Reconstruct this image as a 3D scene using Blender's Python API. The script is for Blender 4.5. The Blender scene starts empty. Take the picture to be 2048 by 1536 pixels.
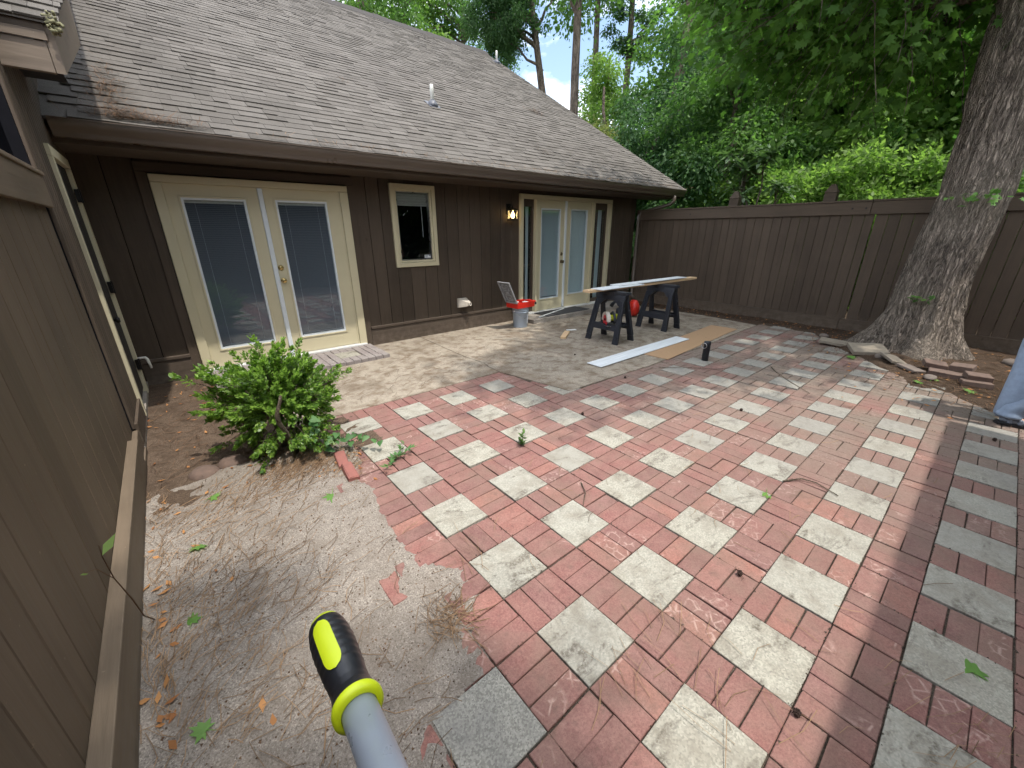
import bpy, math, random
import numpy as np
from mathutils import Vector, Matrix, noise

R = math.radians
rng = random.Random(7)
nrg = np.random.default_rng(11)
scene = bpy.context.scene
col = scene.collection

# ------------------------------------------------------------------ camera
cam_d = bpy.data.cameras.new('camera')
cam = bpy.data.objects.new('camera', cam_d)
col.objects.link(cam)
scene.camera = cam
cam_d.sensor_width = 36.0
cam_d.lens = 14.03
cam_d.clip_start = 0.02
cam_d.clip_end = 500.0
CAM = Vector((-0.8965, -0.9091, 1.6787))
_right = Vector((0.76626, -0.64253, -0.00304))
_up = Vector((0.23143, 0.27157, 0.93418))
_back = Vector((-0.59941, -0.71652, 0.35679))
M4 = Matrix((_right, _up, _back)).transposed().to_4x4()
M4.translation = CAM
cam.matrix_world = M4

# ------------------------------------------------------------------ light
SUN_EL, SUN_X = 70.0, -0.045
sun_dir = Vector((SUN_X, math.cos(R(SUN_EL)), -math.sin(R(SUN_EL)))).normalized()   # light travels this way
sun_d = bpy.data.lights.new('sun', 'SUN')
sun_d.energy = 2.3
sun_d.angle = R(1.0)
sun_d.color = (1.0, 0.95, 0.87)
sun = bpy.data.objects.new('sun', sun_d)
col.objects.link(sun)
sun.rotation_euler = sun_dir.to_track_quat('-Z', 'Y').to_euler()
sun.location = (0, -10, 25)

world = bpy.data.worlds.new('World')
scene.world = world
world.use_nodes = True
wn = world.node_tree
wn.nodes.clear()
w_out = wn.nodes.new('ShaderNodeOutputWorld')
w_bg = wn.nodes.new('ShaderNodeBackground')
w_sky = wn.nodes.new('ShaderNodeTexSky')
w_sky.sky_type = 'NISHITA'
w_sky.sun_disc = False
w_sky.sun_elevation = R(SUN_EL)
w_sky.sun_rotation = math.atan2(-sun_dir.x, -sun_dir.y)
w_sky.air_density = 1.2
w_sky.dust_density = 2.0
w_tc = wn.nodes.new('ShaderNodeTexCoord')
w_map = wn.nodes.new('ShaderNodeMapping')
w_map.inputs['Scale'].default_value = (1.0, 1.0, 2.2)
w_noise = wn.nodes.new('ShaderNodeTexNoise')
w_noise.inputs['Scale'].default_value = 2.6
w_noise.inputs['Detail'].default_value = 7.0
w_noise.inputs['Roughness'].default_value = 0.58
w_ramp = wn.nodes.new('ShaderNodeValToRGB')
w_ramp.color_ramp.elements[0].position = 0.40
w_ramp.color_ramp.elements[1].position = 0.60
w_mix = wn.nodes.new('ShaderNodeMix')
w_mix.data_type = 'RGBA'
w_mix.inputs[7].default_value = (12.0, 12.3, 12.8, 1)
wn.links.new(w_tc.outputs['Generated'], w_map.inputs['Vector'])
wn.links.new(w_map.outputs['Vector'], w_noise.inputs['Vector'])
wn.links.new(w_noise.outputs['Fac'], w_ramp.inputs['Fac'])
wn.links.new(w_ramp.outputs['Color'], w_mix.inputs[0])
wn.links.new(w_sky.outputs['Color'], w_mix.inputs[6])
wn.links.new(w_mix.outputs[2], w_bg.inputs['Color'])
w_bg.inputs['Strength'].default_value = 0.15
wn.links.new(w_bg.outputs['Background'], w_out.inputs['Surface'])

vs = scene.view_settings
vs.view_transform = 'Standard'
vs.look = 'None'
vs.exposure = 1.0
vs.gamma = 1.0
vs.use_curve_mapping = False
scene.cycles.use_adaptive_sampling = True
scene.cycles.adaptive_threshold = 0.025
scene.cycles.max_bounces = 5
scene.cycles.diffuse_bounces = 2
scene.cycles.glossy_bounces = 2
scene.cycles.transmission_bounces = 4
scene.cycles.transparent_max_bounces = 8
scene.cycles.sample_clamp_indirect = 6.0
scene.cycles.use_denoising = True
scene.cycles.use_light_tree = False
scene.cycles.caustics_reflective = False
scene.cycles.caustics_refractive = False

# ------------------------------------------------------------------ node helpers
def new_mat(name):
    m = bpy.data.materials.new(name)
    m.use_nodes = True
    nt = m.node_tree
    nt.nodes.clear()
    out = nt.nodes.new('ShaderNodeOutputMaterial')
    return m, nt, out

class NT:
    """small wrapper for building node graphs"""
    def __init__(s, nt):
        s.nt = nt
    def n(s, t, **kw):
        nd = s.nt.nodes.new(t)
        for k, v in kw.items():
            setattr(nd, k, v)
        return nd
    def l(s, a, b):
        s.nt.links.new(a, b)
    def val(s, sock, v):
        if hasattr(v, 'is_output'):
            s.l(v, sock)
        else:
            sock.default_value = v
    def math(s, op, a, b=0.0, c=None, clamp=False):
        nd = s.n('ShaderNodeMath', operation=op, use_clamp=clamp)
        s.val(nd.inputs[0], a); s.val(nd.inputs[1], b)
        if c is not None: s.val(nd.inputs[2], c)
        return nd.outputs[0]
    def mix(s, f, a, b, blend='MIX'):
        nd = s.n('ShaderNodeMix', data_type='RGBA', blend_type=blend)
        s.val(nd.inputs[0], f)
        s.val(nd.inputs[6], a if hasattr(a, 'is_output') else (*a[:3], 1))
        s.val(nd.inputs[7], b if hasattr(b, 'is_output') else (*b[:3], 1))
        return nd.outputs[2]
    def pos(s):
        return s.n('ShaderNodeNewGeometry').outputs['Position']
    def obj(s):
        return s.n('ShaderNodeTexCoord').outputs['Object']
    def scl(s, vec, sc, loc=(0, 0, 0), rot=(0, 0, 0)):
        nd = s.n('ShaderNodeMapping')
        s.l(vec, nd.inputs['Vector'])
        nd.inputs['Scale'].default_value = sc
        nd.inputs['Location'].default_value = loc
        nd.inputs['Rotation'].default_value = rot
        return nd.outputs[0]
    def noise(s, vec, scale, detail=4, rough=0.55, dist=0.0):
        nd = s.n('ShaderNodeTexNoise')
        s.l(vec, nd.inputs['Vector'])
        nd.inputs['Scale'].default_value = scale
        nd.inputs['Detail'].default_value = min(detail, 3.0)
        nd.inputs['Roughness'].default_value = rough
        nd.inputs['Distortion'].default_value = dist
        return nd.outputs['Fac']
    def voro(s, vec, scale, feature='F1', rnd=1.0, out='Distance'):
        nd = s.n('ShaderNodeTexVoronoi', feature=feature)
        s.l(vec, nd.inputs['Vector'])
        nd.inputs['Scale'].default_value = scale
        nd.inputs['Randomness'].default_value = rnd
        return nd.outputs[out]
    def ramp(s, f, *stops):
        nd = s.n('ShaderNodeMapRange')
        s.val(nd.inputs[0], f)
        nd.inputs[1].default_value, nd.inputs[2].default_value = stops[0]
        nd.inputs[3].default_value, nd.inputs[4].default_value = stops[1]
        nd.clamp = True
        return nd.outputs[0]
    def tone(s):
        """one random number per object and per loose piece"""
        o = s.n('ShaderNodeObjectInfo').outputs['Random']
        g = s.n('ShaderNodeNewGeometry').outputs['Random Per Island']
        return s.math('FRACT', s.math('ADD', o, g))
    def bump(s, h, strength=0.3, dist=0.01):
        nd = s.n('ShaderNodeBump')
        s.l(h, nd.inputs['Height'])
        nd.inputs['Strength'].default_value = strength
        nd.inputs['Distance'].default_value = dist
        return nd.outputs[0]
    def bsdf(s, out, color, rough=0.7, normal=None, metal=0.0, spec=0.4):
        b = s.n('ShaderNodeBsdfPrincipled')
        s.val(b.inputs['Base Color'], color if hasattr(color, 'is_output') else (*color[:3], 1))
        s.val(b.inputs['Roughness'], rough)
        s.val(b.inputs['Metallic'], metal)
        b.inputs['Specular IOR Level'].default_value = spec
        if normal is not None: s.l(normal, b.inputs['Normal'])
        s.l(b.outputs[0], out.inputs['Surface'])
        return b

def cmul(c, k):
    return tuple(x * k for x in c)

def m_plain(name, c, rough=0.5, metal=0.0, spec=0.5, var=0.12, nscale=18.0, bump=0.0):
    """a simple surface with slight mottling so that nothing is perfectly even"""
    m, nt, out = new_mat(name); g = NT(nt)
    f = g.noise(g.obj(), nscale, 5)
    colr = g.mix(f, cmul(c, 1 - var), cmul(c, 1 + var))
    r = g.ramp(f, (0.3, 0.7), (max(rough - 0.08, 0.02), rough + 0.08))
    nrm = g.bump(f, bump, 0.004) if bump else None
    g.bsdf(out, colr, r, nrm, metal, spec)
    return m

def m_paint_wood(name, c, along='Z', rough=0.62, var=0.16, wear=0.0):
    m, nt, out = new_mat(name); g = NT(nt)
    p = g.pos()
    sc = {'Z': (9, 9, 0.7), 'X': (0.7, 9, 9), 'Y': (9, 0.7, 9)}[along]
    grain = g.noise(g.scl(p, tuple(x * 5 for x in sc)), 1.0, 6, 0.65, 0.4)
    blot = g.noise(p, 1.7, 4)
    t = g.tone()
    k = g.math('ADD', g.ramp(grain, (0.3, 0.7), (-var * 0.7, var * 0.7)), g.ramp(t, (0, 1), (-var, var)))
    k = g.math('ADD', k, g.ramp(blot, (0.3, 0.7), (-var * 0.6, var * 0.6)))
    k = g.math('ADD', k, 1.0)
    hsv = g.n('ShaderNodeHueSaturation')
    hsv.inputs['Color'].default_value = (*c, 1)
    g.l(k, hsv.inputs['Value'])
    colr = hsv.outputs[0]
    streak = g.noise(g.scl(p, {'Z': (7, 7, 0.35), 'X': (0.35, 7, 7), 'Y': (7, 0.35, 7)}[along], (5, 2, 9)), 1.3, 3, 0.6)
    colr = g.mix(g.ramp(streak, (0.52, 0.72), (0, 0.42)), colr, cmul(c, 0.55))
    # dust and splashes
    sxyz = g.n('ShaderNodeSeparateXYZ'); g.l(p, sxyz.inputs[0])
    mud = g.math('MULTIPLY', g.ramp(sxyz.outputs[2], (0.02, 0.30), (0.38, 0)), g.ramp(g.noise(p, 11.0, 3, 0.7), (0.42, 0.66), (0, 1)))
    colr = g.mix(mud, colr, (0.20, 0.165, 0.13))
    spl = g.noise(p, 38.0, 3, 0.6)
    sm = g.ramp(spl, (0.70, 0.76), (0, 0.5 + wear))
    colr = g.mix(sm, colr, cmul(c, 2.4))
    knot = g.voro(g.scl(p, (2.2, 2.2, 1.3)), 1.6)
    colr = g.mix(g.ramp(knot, (0.02, 0.06), (0.55, 0)), colr, cmul(c, 0.4))
    g.bsdf(out, colr, g.ramp(grain, (0.3, 0.7), (rough - 0.06, rough + 0.1)), g.bump(grain, 0.35, 0.004), 0, 0.18)
    return m

# ------------------------------------------------------------------ materials
MT = {}
BROWN = (0.076, 0.057, 0.042)
MT['siding'] = m_paint_wood('siding_brown', BROWN, 'Z')
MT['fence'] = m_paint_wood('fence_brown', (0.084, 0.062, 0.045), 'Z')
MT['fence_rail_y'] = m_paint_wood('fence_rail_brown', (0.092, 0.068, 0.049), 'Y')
MT['fence_sun'] = m_paint_wood('fence_brown_sunlit', (0.115, 0.085, 0.058), 'Z', wear=0.2)  # lighter copy of the fence brown: sunlight is put into the colour
MT['fence_sun_y'] = m_paint_wood('fence_rail_sunlit', (0.148, 0.112, 0.078), 'Y', wear=0.3)
MT['trim_x'] = m_paint_wood('trim_brown', (0.080, 0.061, 0.047), 'X')
MT['eave'] = m_paint_wood('eave_brown', (0.17, 0.135, 0.105), 'X')
MT['cream'] = m_plain('cream_paint', (0.56, 0.50, 0.335), 0.42, var=0.05, nscale=6)
MT['cream_old'] = m_plain('cream_paint_old', (0.50, 0.45, 0.31), 0.55, var=0.12, nscale=9)
MT['white'] = m_plain('white_paint', (0.72, 0.73, 0.73), 0.4, var=0.04)
MT['white_blue'] = m_plain('white_vinyl', (0.66, 0.70, 0.72), 0.35, var=0.04)
MT['sill'] = m_plain('sill_metal', (0.62, 0.62, 0.60), 0.4, var=0.12)
MT['gutter'] = m_plain('gutter_brown', (0.115, 0.088, 0.068), 0.35, var=0.1, nscale=4)
MT['dark'] = m_plain('dark_inside', (0.010, 0.010, 0.012), 0.95, spec=0.02, var=0.2)  # near-black: the darkness of unlit spaces is put into the colour
MT['door_dark'] = m_paint_wood('door_dark', (0.030, 0.027, 0.027), 'Z')
MT['blind'] = m_plain('blind_slat', (0.20, 0.21, 0.235), 0.5, var=0.05)
MT['blind_white'] = m_plain('blind_white', (0.55, 0.54, 0.50), 0.5, var=0.25, nscale=40)
MT['blind_pale'] = m_plain('blind_pale', (0.62, 0.70, 0.70), 0.6, var=0.06)
MT['cordw'] = m_plain('blind_cord', (0.6, 0.6, 0.62), 0.6)
MT['brass'] = m_plain('brass', (0.60, 0.45, 0.20), 0.28, 1.0)
MT['bronze'] = m_plain('bronze', (0.16, 0.12, 0.07), 0.3, 1.0)
MT['black_metal'] = m_plain('black_metal', (0.015, 0.014, 0.014), 0.45, 0.6)
MT['black_plastic'] = m_plain('black_plastic', (0.016, 0.018, 0.024), 0.5, var=0.35, nscale=14, bump=0.15)
MT['rubber'] = m_plain('black_rubber', (0.011, 0.012, 0.015), 0.36, var=0.3, nscale=60, bump=0.12)
MT['neon'] = m_plain('neon_rubber', (0.60, 0.71, 0.012), 0.42, var=0.05, nscale=50)
MT['red'] = m_plain('red_plastic', (0.55, 0.022, 0.012), 0.4, var=0.1)
MT['red_blade'] = m_plain('red_blade', (0.62, 0.03, 0.04), 0.4, var=0.15)
MT['bucket'] = m_plain('grey_bucket', (0.36, 0.42, 0.50), 0.38, var=0.06)
MT['label_white'] = m_plain('label_white', (0.62, 0.66, 0.74), 0.5, var=0.1, nscale=40)
MT['clear'] = m_plain('smoky_lid', (0.19, 0.19, 0.20), 0.25, var=0.2)
MT['lid_rib'] = m_plain('lid_rib', (0.27, 0.27, 0.275), 0.3, var=0.1)
MT['steel'] = m_plain('brushed_steel', (0.46, 0.46, 0.46), 0.32, 1.0)
MT['pole'] = m_plain('grey_pole', (0.34, 0.38, 0.44), 0.34, 0.15, var=0.08, nscale=60)
MT['pvc'] = m_plain('white_pvc', (0.68, 0.67, 0.62), 0.4, var=0.08)
MT['vent_beige'] = m_plain('vent_beige', (0.52, 0.47, 0.40), 0.5, var=0.08)
MT['jeans'] = m_plain('denim', (0.27, 0.345, 0.46), 0.9, var=0.28, nscale=22, bump=0.5)
MT['shoe'] = m_plain('grey_shoe', (0.20, 0.23, 0.28), 0.85, var=0.3, nscale=30, bump=0.3)
MT['shirt'] = m_plain('shirt', (0.10, 0.11, 0.13), 0.9, var=0.2, bump=0.3)
MT['skin'] = m_plain('skin', (0.50, 0.31, 0.22), 0.55, var=0.08)
MT['hair'] = m_plain('hair', (0.03, 0.02, 0.015), 0.6, var=0.3, nscale=60)
MT['mat'] = m_plain('door_mat', (0.05, 0.05, 0.052), 0.95, var=0.7, nscale=60, bump=0.6)
MT['lead'] = m_plain('pipe_boot', (0.09, 0.095, 0.115), 0.5, var=0.15)
MT['moss'] = m_plain('lichen', (0.20, 0.19, 0.11), 0.95, var=0.35, nscale=60)
MT['ball'] = m_plain('seed_ball', (0.035, 0.018, 0.012), 0.9, var=0.5, nscale=60)
MT['rock'] = m_plain('rock', (0.16, 0.13, 0.11), 0.95, var=0.4, nscale=14, bump=0.8)
MT['oldbrick'] = m_plain('old_brick', (0.135, 0.092, 0.073), 0.95, var=0.45, nscale=20, bump=0.6)
MT['redbrick'] = m_plain('loose_red_brick', (0.24, 0.092, 0.075), 0.9, var=0.3, nscale=20, bump=0.4)
MT['yellow_tool'] = m_plain('yellow_tool', (0.62, 0.66, 0.03), 0.4)

def m_wood(name, c, along=(0.6, 12, 12), var=0.22):
    m, nt, out = new_mat(name); g = NT(nt)
    p = g.obj()
    gr = g.noise(g.scl(p, along), 6.0, 6, 0.65, 0.8)
    colr = g.mix(gr, cmul(c, 1 - var), cmul(c, 1 + var))
    kn = g.voro(g.scl(p, (1, 5, 5)), 2.0)
    colr = g.mix(g.ramp(kn, (0.03, 0.1), (0.6, 0)), colr, cmul(c, 0.45))
    g.bsdf(out, colr, 0.7, g.bump(gr, 0.2, 0.003))
    return m
MT['pine'] = m_wood('pine_lumber', (0.62, 0.43, 0.25))
MT['hardboard'] = m_wood('hardboard', (0.37, 0.232, 0.128), (4, 4, 4), 0.14)
def m_whiteboard():
    m, nt, out = new_mat('white_primed_board'); g = NT(nt)
    p = g.obj()
    gr = g.noise(g.scl(p, (0.8, 26, 6)), 3.0, 5, 0.6)
    colr = g.mix(g.ramp(gr, (0.35, 0.65), (0, 1)), (0.55, 0.58, 0.60), (0.76, 0.79, 0.80))
    g.bsdf(out, colr, 0.5, g.bump(gr, 0.3, 0.003))
    return m
MT['whiteboard'] = m_whiteboard()

def m_glass():
    m, nt, out = new_mat('window_glass'); g = NT(nt)
    lw = g.n('ShaderNodeLayerWeight'); lw.inputs['Blend'].default_value = 0.5
    p = g.pos()
    w = g.noise(p, 1.3, 2)
    gl = g.n('ShaderNodeBsdfGlossy'); gl.inputs['Roughness'].default_value = 0.02
    gl.inputs['Color'].default_value = (0.9, 0.95, 1, 1)
    g.l(g.bump(w, 0.06, 0.05), gl.inputs['Normal'])
    tr = g.n('ShaderNodeBsdfTransparent'); tr.inputs['Color'].default_value = (0.80, 0.86, 0.88, 1)
    mx = g.n('ShaderNodeMixShader')
    g.l(g.math('MULTIPLY_ADD', g.math('POWER', lw.outputs['Facing'], 4.0), 0.9, 0.10, clamp=True), mx.inputs[0])
    g.l(tr.outputs[0], mx.inputs[1]); g.l(gl.outputs[0], mx.inputs[2])
    g.l(mx.outputs[0], out.inputs['Surface'])
    return m
MT['glass'] = m_glass()

def m_bulb():
    m, nt, out = new_mat('lamp_bulb'); g = NT(nt)
    e = g.n('ShaderNodeEmission'); e.inputs['Color'].default_value = (1.0, 0.62, 0.22, 1); e.inputs['Strength'].default_value = 8.0
    g.l(e.outputs[0], out.inputs['Surface'])
    return m
MT['bulb'] = m_bulb()

def dirt_mask(g, p):
    """washed-in dirt: heavier in the old corner by the tree and along the house"""
    sx = g.n('ShaderNodeSeparateXYZ'); g.l(p, sx.inputs[0])
    a = g.ramp(sx.outputs[0], (1.2, 4.4), (0, 0.80))
    big = g.noise(p, 1.1, 5, 0.6)
    return g.math('MULTIPLY', g.ramp(big, (0.30, 0.62), (0.25, 1.25)), g.math('ADD', a, 0.16), clamp=True)

def m_brick():
    m, nt, out = new_mat('clay_brick'); g = NT(nt)
    p = g.pos(); t = g.tone()
    cr = g.n('ShaderNodeValToRGB')
    el = cr.color_ramp.elements
    el[0].position = 0.0; el[0].color = (0.145, 0.059, 0.058, 1)
    el[1].position = 1.0; el[1].color = (0.277, 0.105, 0.091, 1)
    for ps, c in ((0.15, (0.198, 0.074, 0.069, 1)), (0.5, (0.239, 0.087, 0.079, 1)), (0.76, (0.176, 0.079, 0.079, 1)), (0.84, (0.251, 0.092, 0.081, 1)), (0.95, (0.312, 0.122, 0.092, 1))):
        e = el.new(ps); e.color = c
    g.l(t, cr.inputs[0])
    fine = g.noise(p, 95.0, 4, 0.7)
    mid = g.noise(p, 9.0, 5, 0.6)
    c = g.mix(g.ramp(fine, (0.32, 0.68), (0, 1)), g.mix(0.42, cr.outputs[0], (0.09, 0.04, 0.036)), g.mix(0.20, cr.outputs[0], (0.56, 0.34, 0.28)))
    c = g.mix(g.ramp(mid, (0.35, 0.7), (0.0, 0.34)), c, (0.36, 0.215, 0.18))
    edge = g.noise(p, 21.0, 3, 0.7)
    c = g.mix(g.ramp(edge, (0.56, 0.70), (0, 0.55)), c, (0.13, 0.075, 0.062))
    lg = g.noise(p, 2.6, 4, 0.6)
    c = g.mix(g.ramp(lg, (0.44, 0.68), (0, 0.62)), c, (0.185, 0.118, 0.092))
    # dried lime rings on some of the bricks
    dv = g.voro(g.scl(p, (1, 1, 0.1)), 19.0, 'DISTANCE_TO_EDGE')
    ring = g.math('MULTIPLY', g.ramp(dv, (0.02, 0.10), (1, 0)), g.ramp(g.noise(p, 26.0, 3), (0.42, 0.6), (0, 1)))
    sel = g.math('MULTIPLY', g.ramp(g.noise(p, 2.1, 2), (0.53, 0.58), (0, 1)), g.math('GREATER_THAN', t, 0.52))
    c = g.mix(g.math('MULTIPLY', g.math('MULTIPLY', ring, sel), 0.55), c, (0.58, 0.42, 0.36))
    d = dirt_mask(g, p)
    c = g.mix(d, c, g.mix(g.noise(p, 40, 4), (0.125, 0.095, 0.076), (0.265, 0.215, 0.175)))
    spot = g.ramp(g.voro(p, 120.0), (0.10, 0.17), (0.6, 0))
    c = g.mix(g.math('MULTIPLY', spot, g.ramp(g.noise(p, 30, 3), (0.45, 0.58), (0, 1))), c, (0.07, 0.045, 0.035))
    gr = g.noise(p, 260.0, 2, 0.8)
    c = g.mix(g.ramp(gr, (0.52, 0.68), (0, 0.5)), c, (0.09, 0.055, 0.045))
    g.bsdf(out, c, 0.88, g.bump(g.math('ADD', fine, mid), 0.5, 0.004), 0, 0.25)
    return m
MT['brick'] = m_brick()

def m_paver():
    m, nt, out = new_mat('exposed_aggregate_paver'); g = NT(nt)
    p = g.pos(); t = g.tone()
    cell = g.voro(p, 150.0, 'F1', 1.0, 'Color')
    sep = g.n('ShaderNodeSeparateColor'); g.l(cell, sep.inputs[0])
    fine = sep.outputs[0]
    c = g.mix(fine, (0.255, 0.242, 0.198), (0.43, 0.407, 0.335))
    c = g.mix(g.ramp(sep.outputs[1], (0.90, 0.95), (0, 0.5)), c, (0.16, 0.15, 0.13))
    c = g.mix(g.ramp(t, (0.0, 1.0), (0.0, 0.5)), c, (0.335, 0.33, 0.295))
    c = g.mix(g.math('MULTIPLY', g.math('GREATER_THAN', t, 0.86), 0.5), c, (0.27, 0.255, 0.22))
    blot = g.noise(p, 6.5, 6, 0.65)
    c = g.mix(g.ramp(blot, (0.44, 0.72), (0, 0.62)), c, (0.185, 0.158, 0.12))
    smear = g.noise(g.scl(p, (4.0, 9.0, 4.0), (2, 5, 1), (0, 0, 0.5)), 1.0, 3, 0.7, 0.8)
    c = g.mix(g.math('MULTIPLY', g.ramp(smear, (0.53, 0.64), (0, 0.85)), g.ramp(g.noise(p, 55.0, 3, 0.8), (0.35, 0.6), (0, 1))), c, (0.085, 0.068, 0.05))
    d = dirt_mask(g, p)
    c = g.mix(g.math('MULTIPLY', d, 0.85), c, g.mix(g.noise(p, 30, 4), (0.15, 0.14, 0.125), (0.33, 0.315, 0.285)))
    g.bsdf(out, c, 0.92, g.bump(fine, 0.45, 0.003), 0, 0.2)
    return m
MT['paver'] = m_paver()
def m_paver_grey():
    m, nt, out = new_mat('grey_concrete_paver'); g = NT(nt)
    p = g.pos()
    cell = g.voro(p, 170.0, 'F1', 1.0, 'Color')
    sep = g.n('ShaderNodeSeparateColor'); g.l(cell, sep.inputs[0])
    c = g.mix(sep.outputs[0], (0.19, 0.182, 0.158), (0.37, 0.355, 0.312))
    c = g.mix(g.ramp(g.noise(p, 5, 5), (0.4, 0.7), (0, 0.6)), c, (0.16, 0.155, 0.15))
    g.bsdf(out, c, 0.92, g.bump(sep.outputs[0], 0.45, 0.003), 0, 0.2)
    return m
MT['paver_grey'] = m_paver_grey()

def m_ground(name, light, dark, spk=0.5, patch=(0.13, 0.10, 0.08), pk=0.6):
    m, nt, out = new_mat(name); g = NT(nt)
    p = g.pos()
    fine = g.noise(p, 130.0, 5, 0.75)
    grit = g.voro(p, 210.0, 'F1', 1.0, 'Color')
    sep = g.n('ShaderNodeSeparateColor'); g.l(grit, sep.inputs[0])
    big = g.noise(p, 1.6, 6, 0.6)
    mid = g.noise(p, 7.0, 6, 0.65)
    c = g.mix(g.ramp(fine, (0.35, 0.66), (0, 1)), dark, light)
    c = g.mix(g.ramp(sep.outputs[0], (0.78, 0.86), (0, spk)), c, cmul(dark, 0.38))
    c = g.mix(g.ramp(sep.outputs[1], (0.86, 0.92), (0, spk)), c, cmul(light, 1.5))
    c = g.mix(g.ramp(mid, (0.45, 0.68), (0, pk)), c, patch)
    c = g.mix(g.ramp(big, (0.48, 0.66), (0, pk * 0.7)), c, cmul(patch, 0.8))
    g.bsdf(out, c, 0.95, g.bump(g.math('ADD', g.math('MULTIPLY', fine, 0.6), mid), 0.7, 0.012), 0, 0.15)
    return m
MT['sand'] = m_ground('sandy_ground', (0.325, 0.288, 0.248), (0.190, 0.163, 0.138), 0.5, (0.160, 0.130, 0.104), 0.55)
MT['slab'] = m_ground('old_concrete', (0.385, 0.338, 0.272), (0.26, 0.222, 0.175), 0.4, (0.165, 0.122, 0.085), 0.85)
MT['dirt'] = m_ground('dirt', (0.155, 0.112, 0.080), (0.07, 0.048, 0.034), 0.5, (0.05, 0.033, 0.022), 0.6)
MT['mulch'] = m_ground('mulch', (0.105, 0.072, 0.050), (0.045, 0.030, 0.021), 0.6, (0.04, 0.027, 0.018), 0.6)
MT['joint'] = m_ground('joint_sand', (0.115, 0.092, 0.072), (0.045, 0.036, 0.029), 0.6, (0.04, 0.03, 0.022), 0.5)
MT['stoop'] = m_ground('stoop_stone', (0.42, 0.38, 0.335), (0.28, 0.25, 0.22), 0.4, (0.17, 0.145, 0.12), 0.5)
MT['stoop_brick'] = m_ground('stoop_brick', (0.30, 0.262, 0.248), (0.21, 0.18, 0.172), 0.4, (0.33, 0.305, 0.28), 0.5)

def m_shingle():
    m, nt, out = new_mat('asphalt_shingle'); g = NT(nt)
    p = g.pos(); t = g.tone()
    cr = g.n('ShaderNodeValToRGB'); el = cr.color_ramp.elements
    el[0].position = 0.0; el[0].color = (0.064, 0.056, 0.048, 1)
    el[1].position = 1.0; el[1].color = (0.125, 0.112, 0.100, 1)
    for ps, c in ((0.35, (0.090, 0.079, 0.069, 1)), (0.7, (0.106, 0.095, 0.084, 1))):
        e = el.new(ps); e.color = c
    g.l(t, cr.inputs[0])
    fine = g.noise(p, 160.0, 3, 0.8)
    c = g.mix(g.ramp(fine, (0.35, 0.65), (0, 1)), g.mix(0.3, cr.outputs[0], (0.04, 0.037, 0.035)), g.mix(0.15, cr.outputs[0], (0.45, 0.42, 0.38)))
    wet = g.noise(g.scl(p, (1.0, 0.25, 0.25)), 1.2, 5)
    c = g.mix(g.ramp(wet, (0.45, 0.75), (0, 0.45)), c, (0.066, 0.059, 0.052))
    g.bsdf(out, c, 0.93, g.bump(fine, 0.5, 0.004), 0, 0.25)
    return m
MT['shingle'] = m_shingle()

def m_bark(name, c, sc=1.0, pale=0.35):
    m, nt, out = new_mat(name); g = NT(nt)
    p = g.pos()
    n1 = g.noise(g.scl(p, (11 * sc, 11 * sc, 1.7 * sc)), 1.6, 4, 0.6, 0.7)
    n2 = g.noise(g.scl(p, (19 * sc, 19 * sc, 5.0 * sc), (3, 1, 7)), 1.6, 5, 0.65, 0.9)
    fur = g.math('ABSOLUTE', g.math('SUBTRACT', n1, 0.5))
    brk = g.math('ABSOLUTE', g.math('SUBTRACT', n2, 0.5))
    h = g.math('ADD', g.ramp(fur, (0.0, 0.09), (0, 1)), g.math('MULTIPLY', g.ramp(brk, (0.0, 0.10), (0, 1)), 0.7))
    big = g.noise(p, 1.6, 4)
    cc = g.mix(g.ramp(h, (0.25, 1.6), (0, 1)), cmul(c, 0.34), cmul(c, 1.30))
    cc = g.mix(g.ramp(big, (0.42, 0.7), (0, pale)), cc, (c[0] * 1.5, c[1] * 1.55, c[2] * 1.5))
    g.bsdf(out, cc, 0.95, g.bump(h, 0.9, 0.03), 0, 0.15)
    return m
MT['bark'] = m_bark('maple_bark', (0.27, 0.225, 0.185))
MT['bark_far'] = m_bark('grey_bark', (0.20, 0.16, 0.13), 0.6)
MT['stem'] = m_bark('shrub_stem', (0.30, 0.24, 0.18), 6.0)

def m_leaf(name, c1, c2, trans=0.5, rough=0.55, spec=0.3):
    m, nt, out = new_mat(name); g = NT(nt)
    t = g.tone()
    big = g.noise(g.pos(), 0.55, 3)
    k = g.math('MULTIPLY_ADD', g.ramp(big, (0.3, 0.7), (-0.35, 0.35)), 1.0, t, clamp=True)
    c = g.mix(k, c1, c2)
    b = g.n('ShaderNodeBsdfPrincipled')
    g.l(c, b.inputs['Base Color']); b.inputs['Roughness'].default_value = rough
    b.inputs['Specular IOR Level'].default_value = spec
    tr = g.n('ShaderNodeBsdfTranslucent')
    tc = g.mix(0.5, c, g.mix(1.0, c, (1.0, 1.25, 0.35), 'MULTIPLY'))
    sc_ = g.n('ShaderNodeVectorMath', operation='SCALE'); g.l(tc, sc_.inputs[0]); sc_.inputs['Scale'].default_value = 1.5
    g.l(sc_.outputs[0], tr.inputs['Color'])
    mx = g.n('ShaderNodeMixShader'); mx.inputs[0].default_value = trans
    g.l(b.outputs[0], mx.inputs[1]); g.l(tr.outputs[0], mx.inputs[2])
    g.l(mx.outputs[0], out.inputs['Surface'])
    return m
MT['leaf_maple'] = m_leaf('maple_leaf', (0.056, 0.128, 0.026), (0.120, 0.230, 0.050), 0.6)
MT['leaf_dark'] = m_leaf('dark_leaf', (0.036, 0.088, 0.034), (0.075, 0.150, 0.052), 0.5)
MT['leaf_mid'] = m_leaf('mid_leaf', (0.058, 0.130, 0.034), (0.120, 0.215, 0.058), 0.52)
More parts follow.
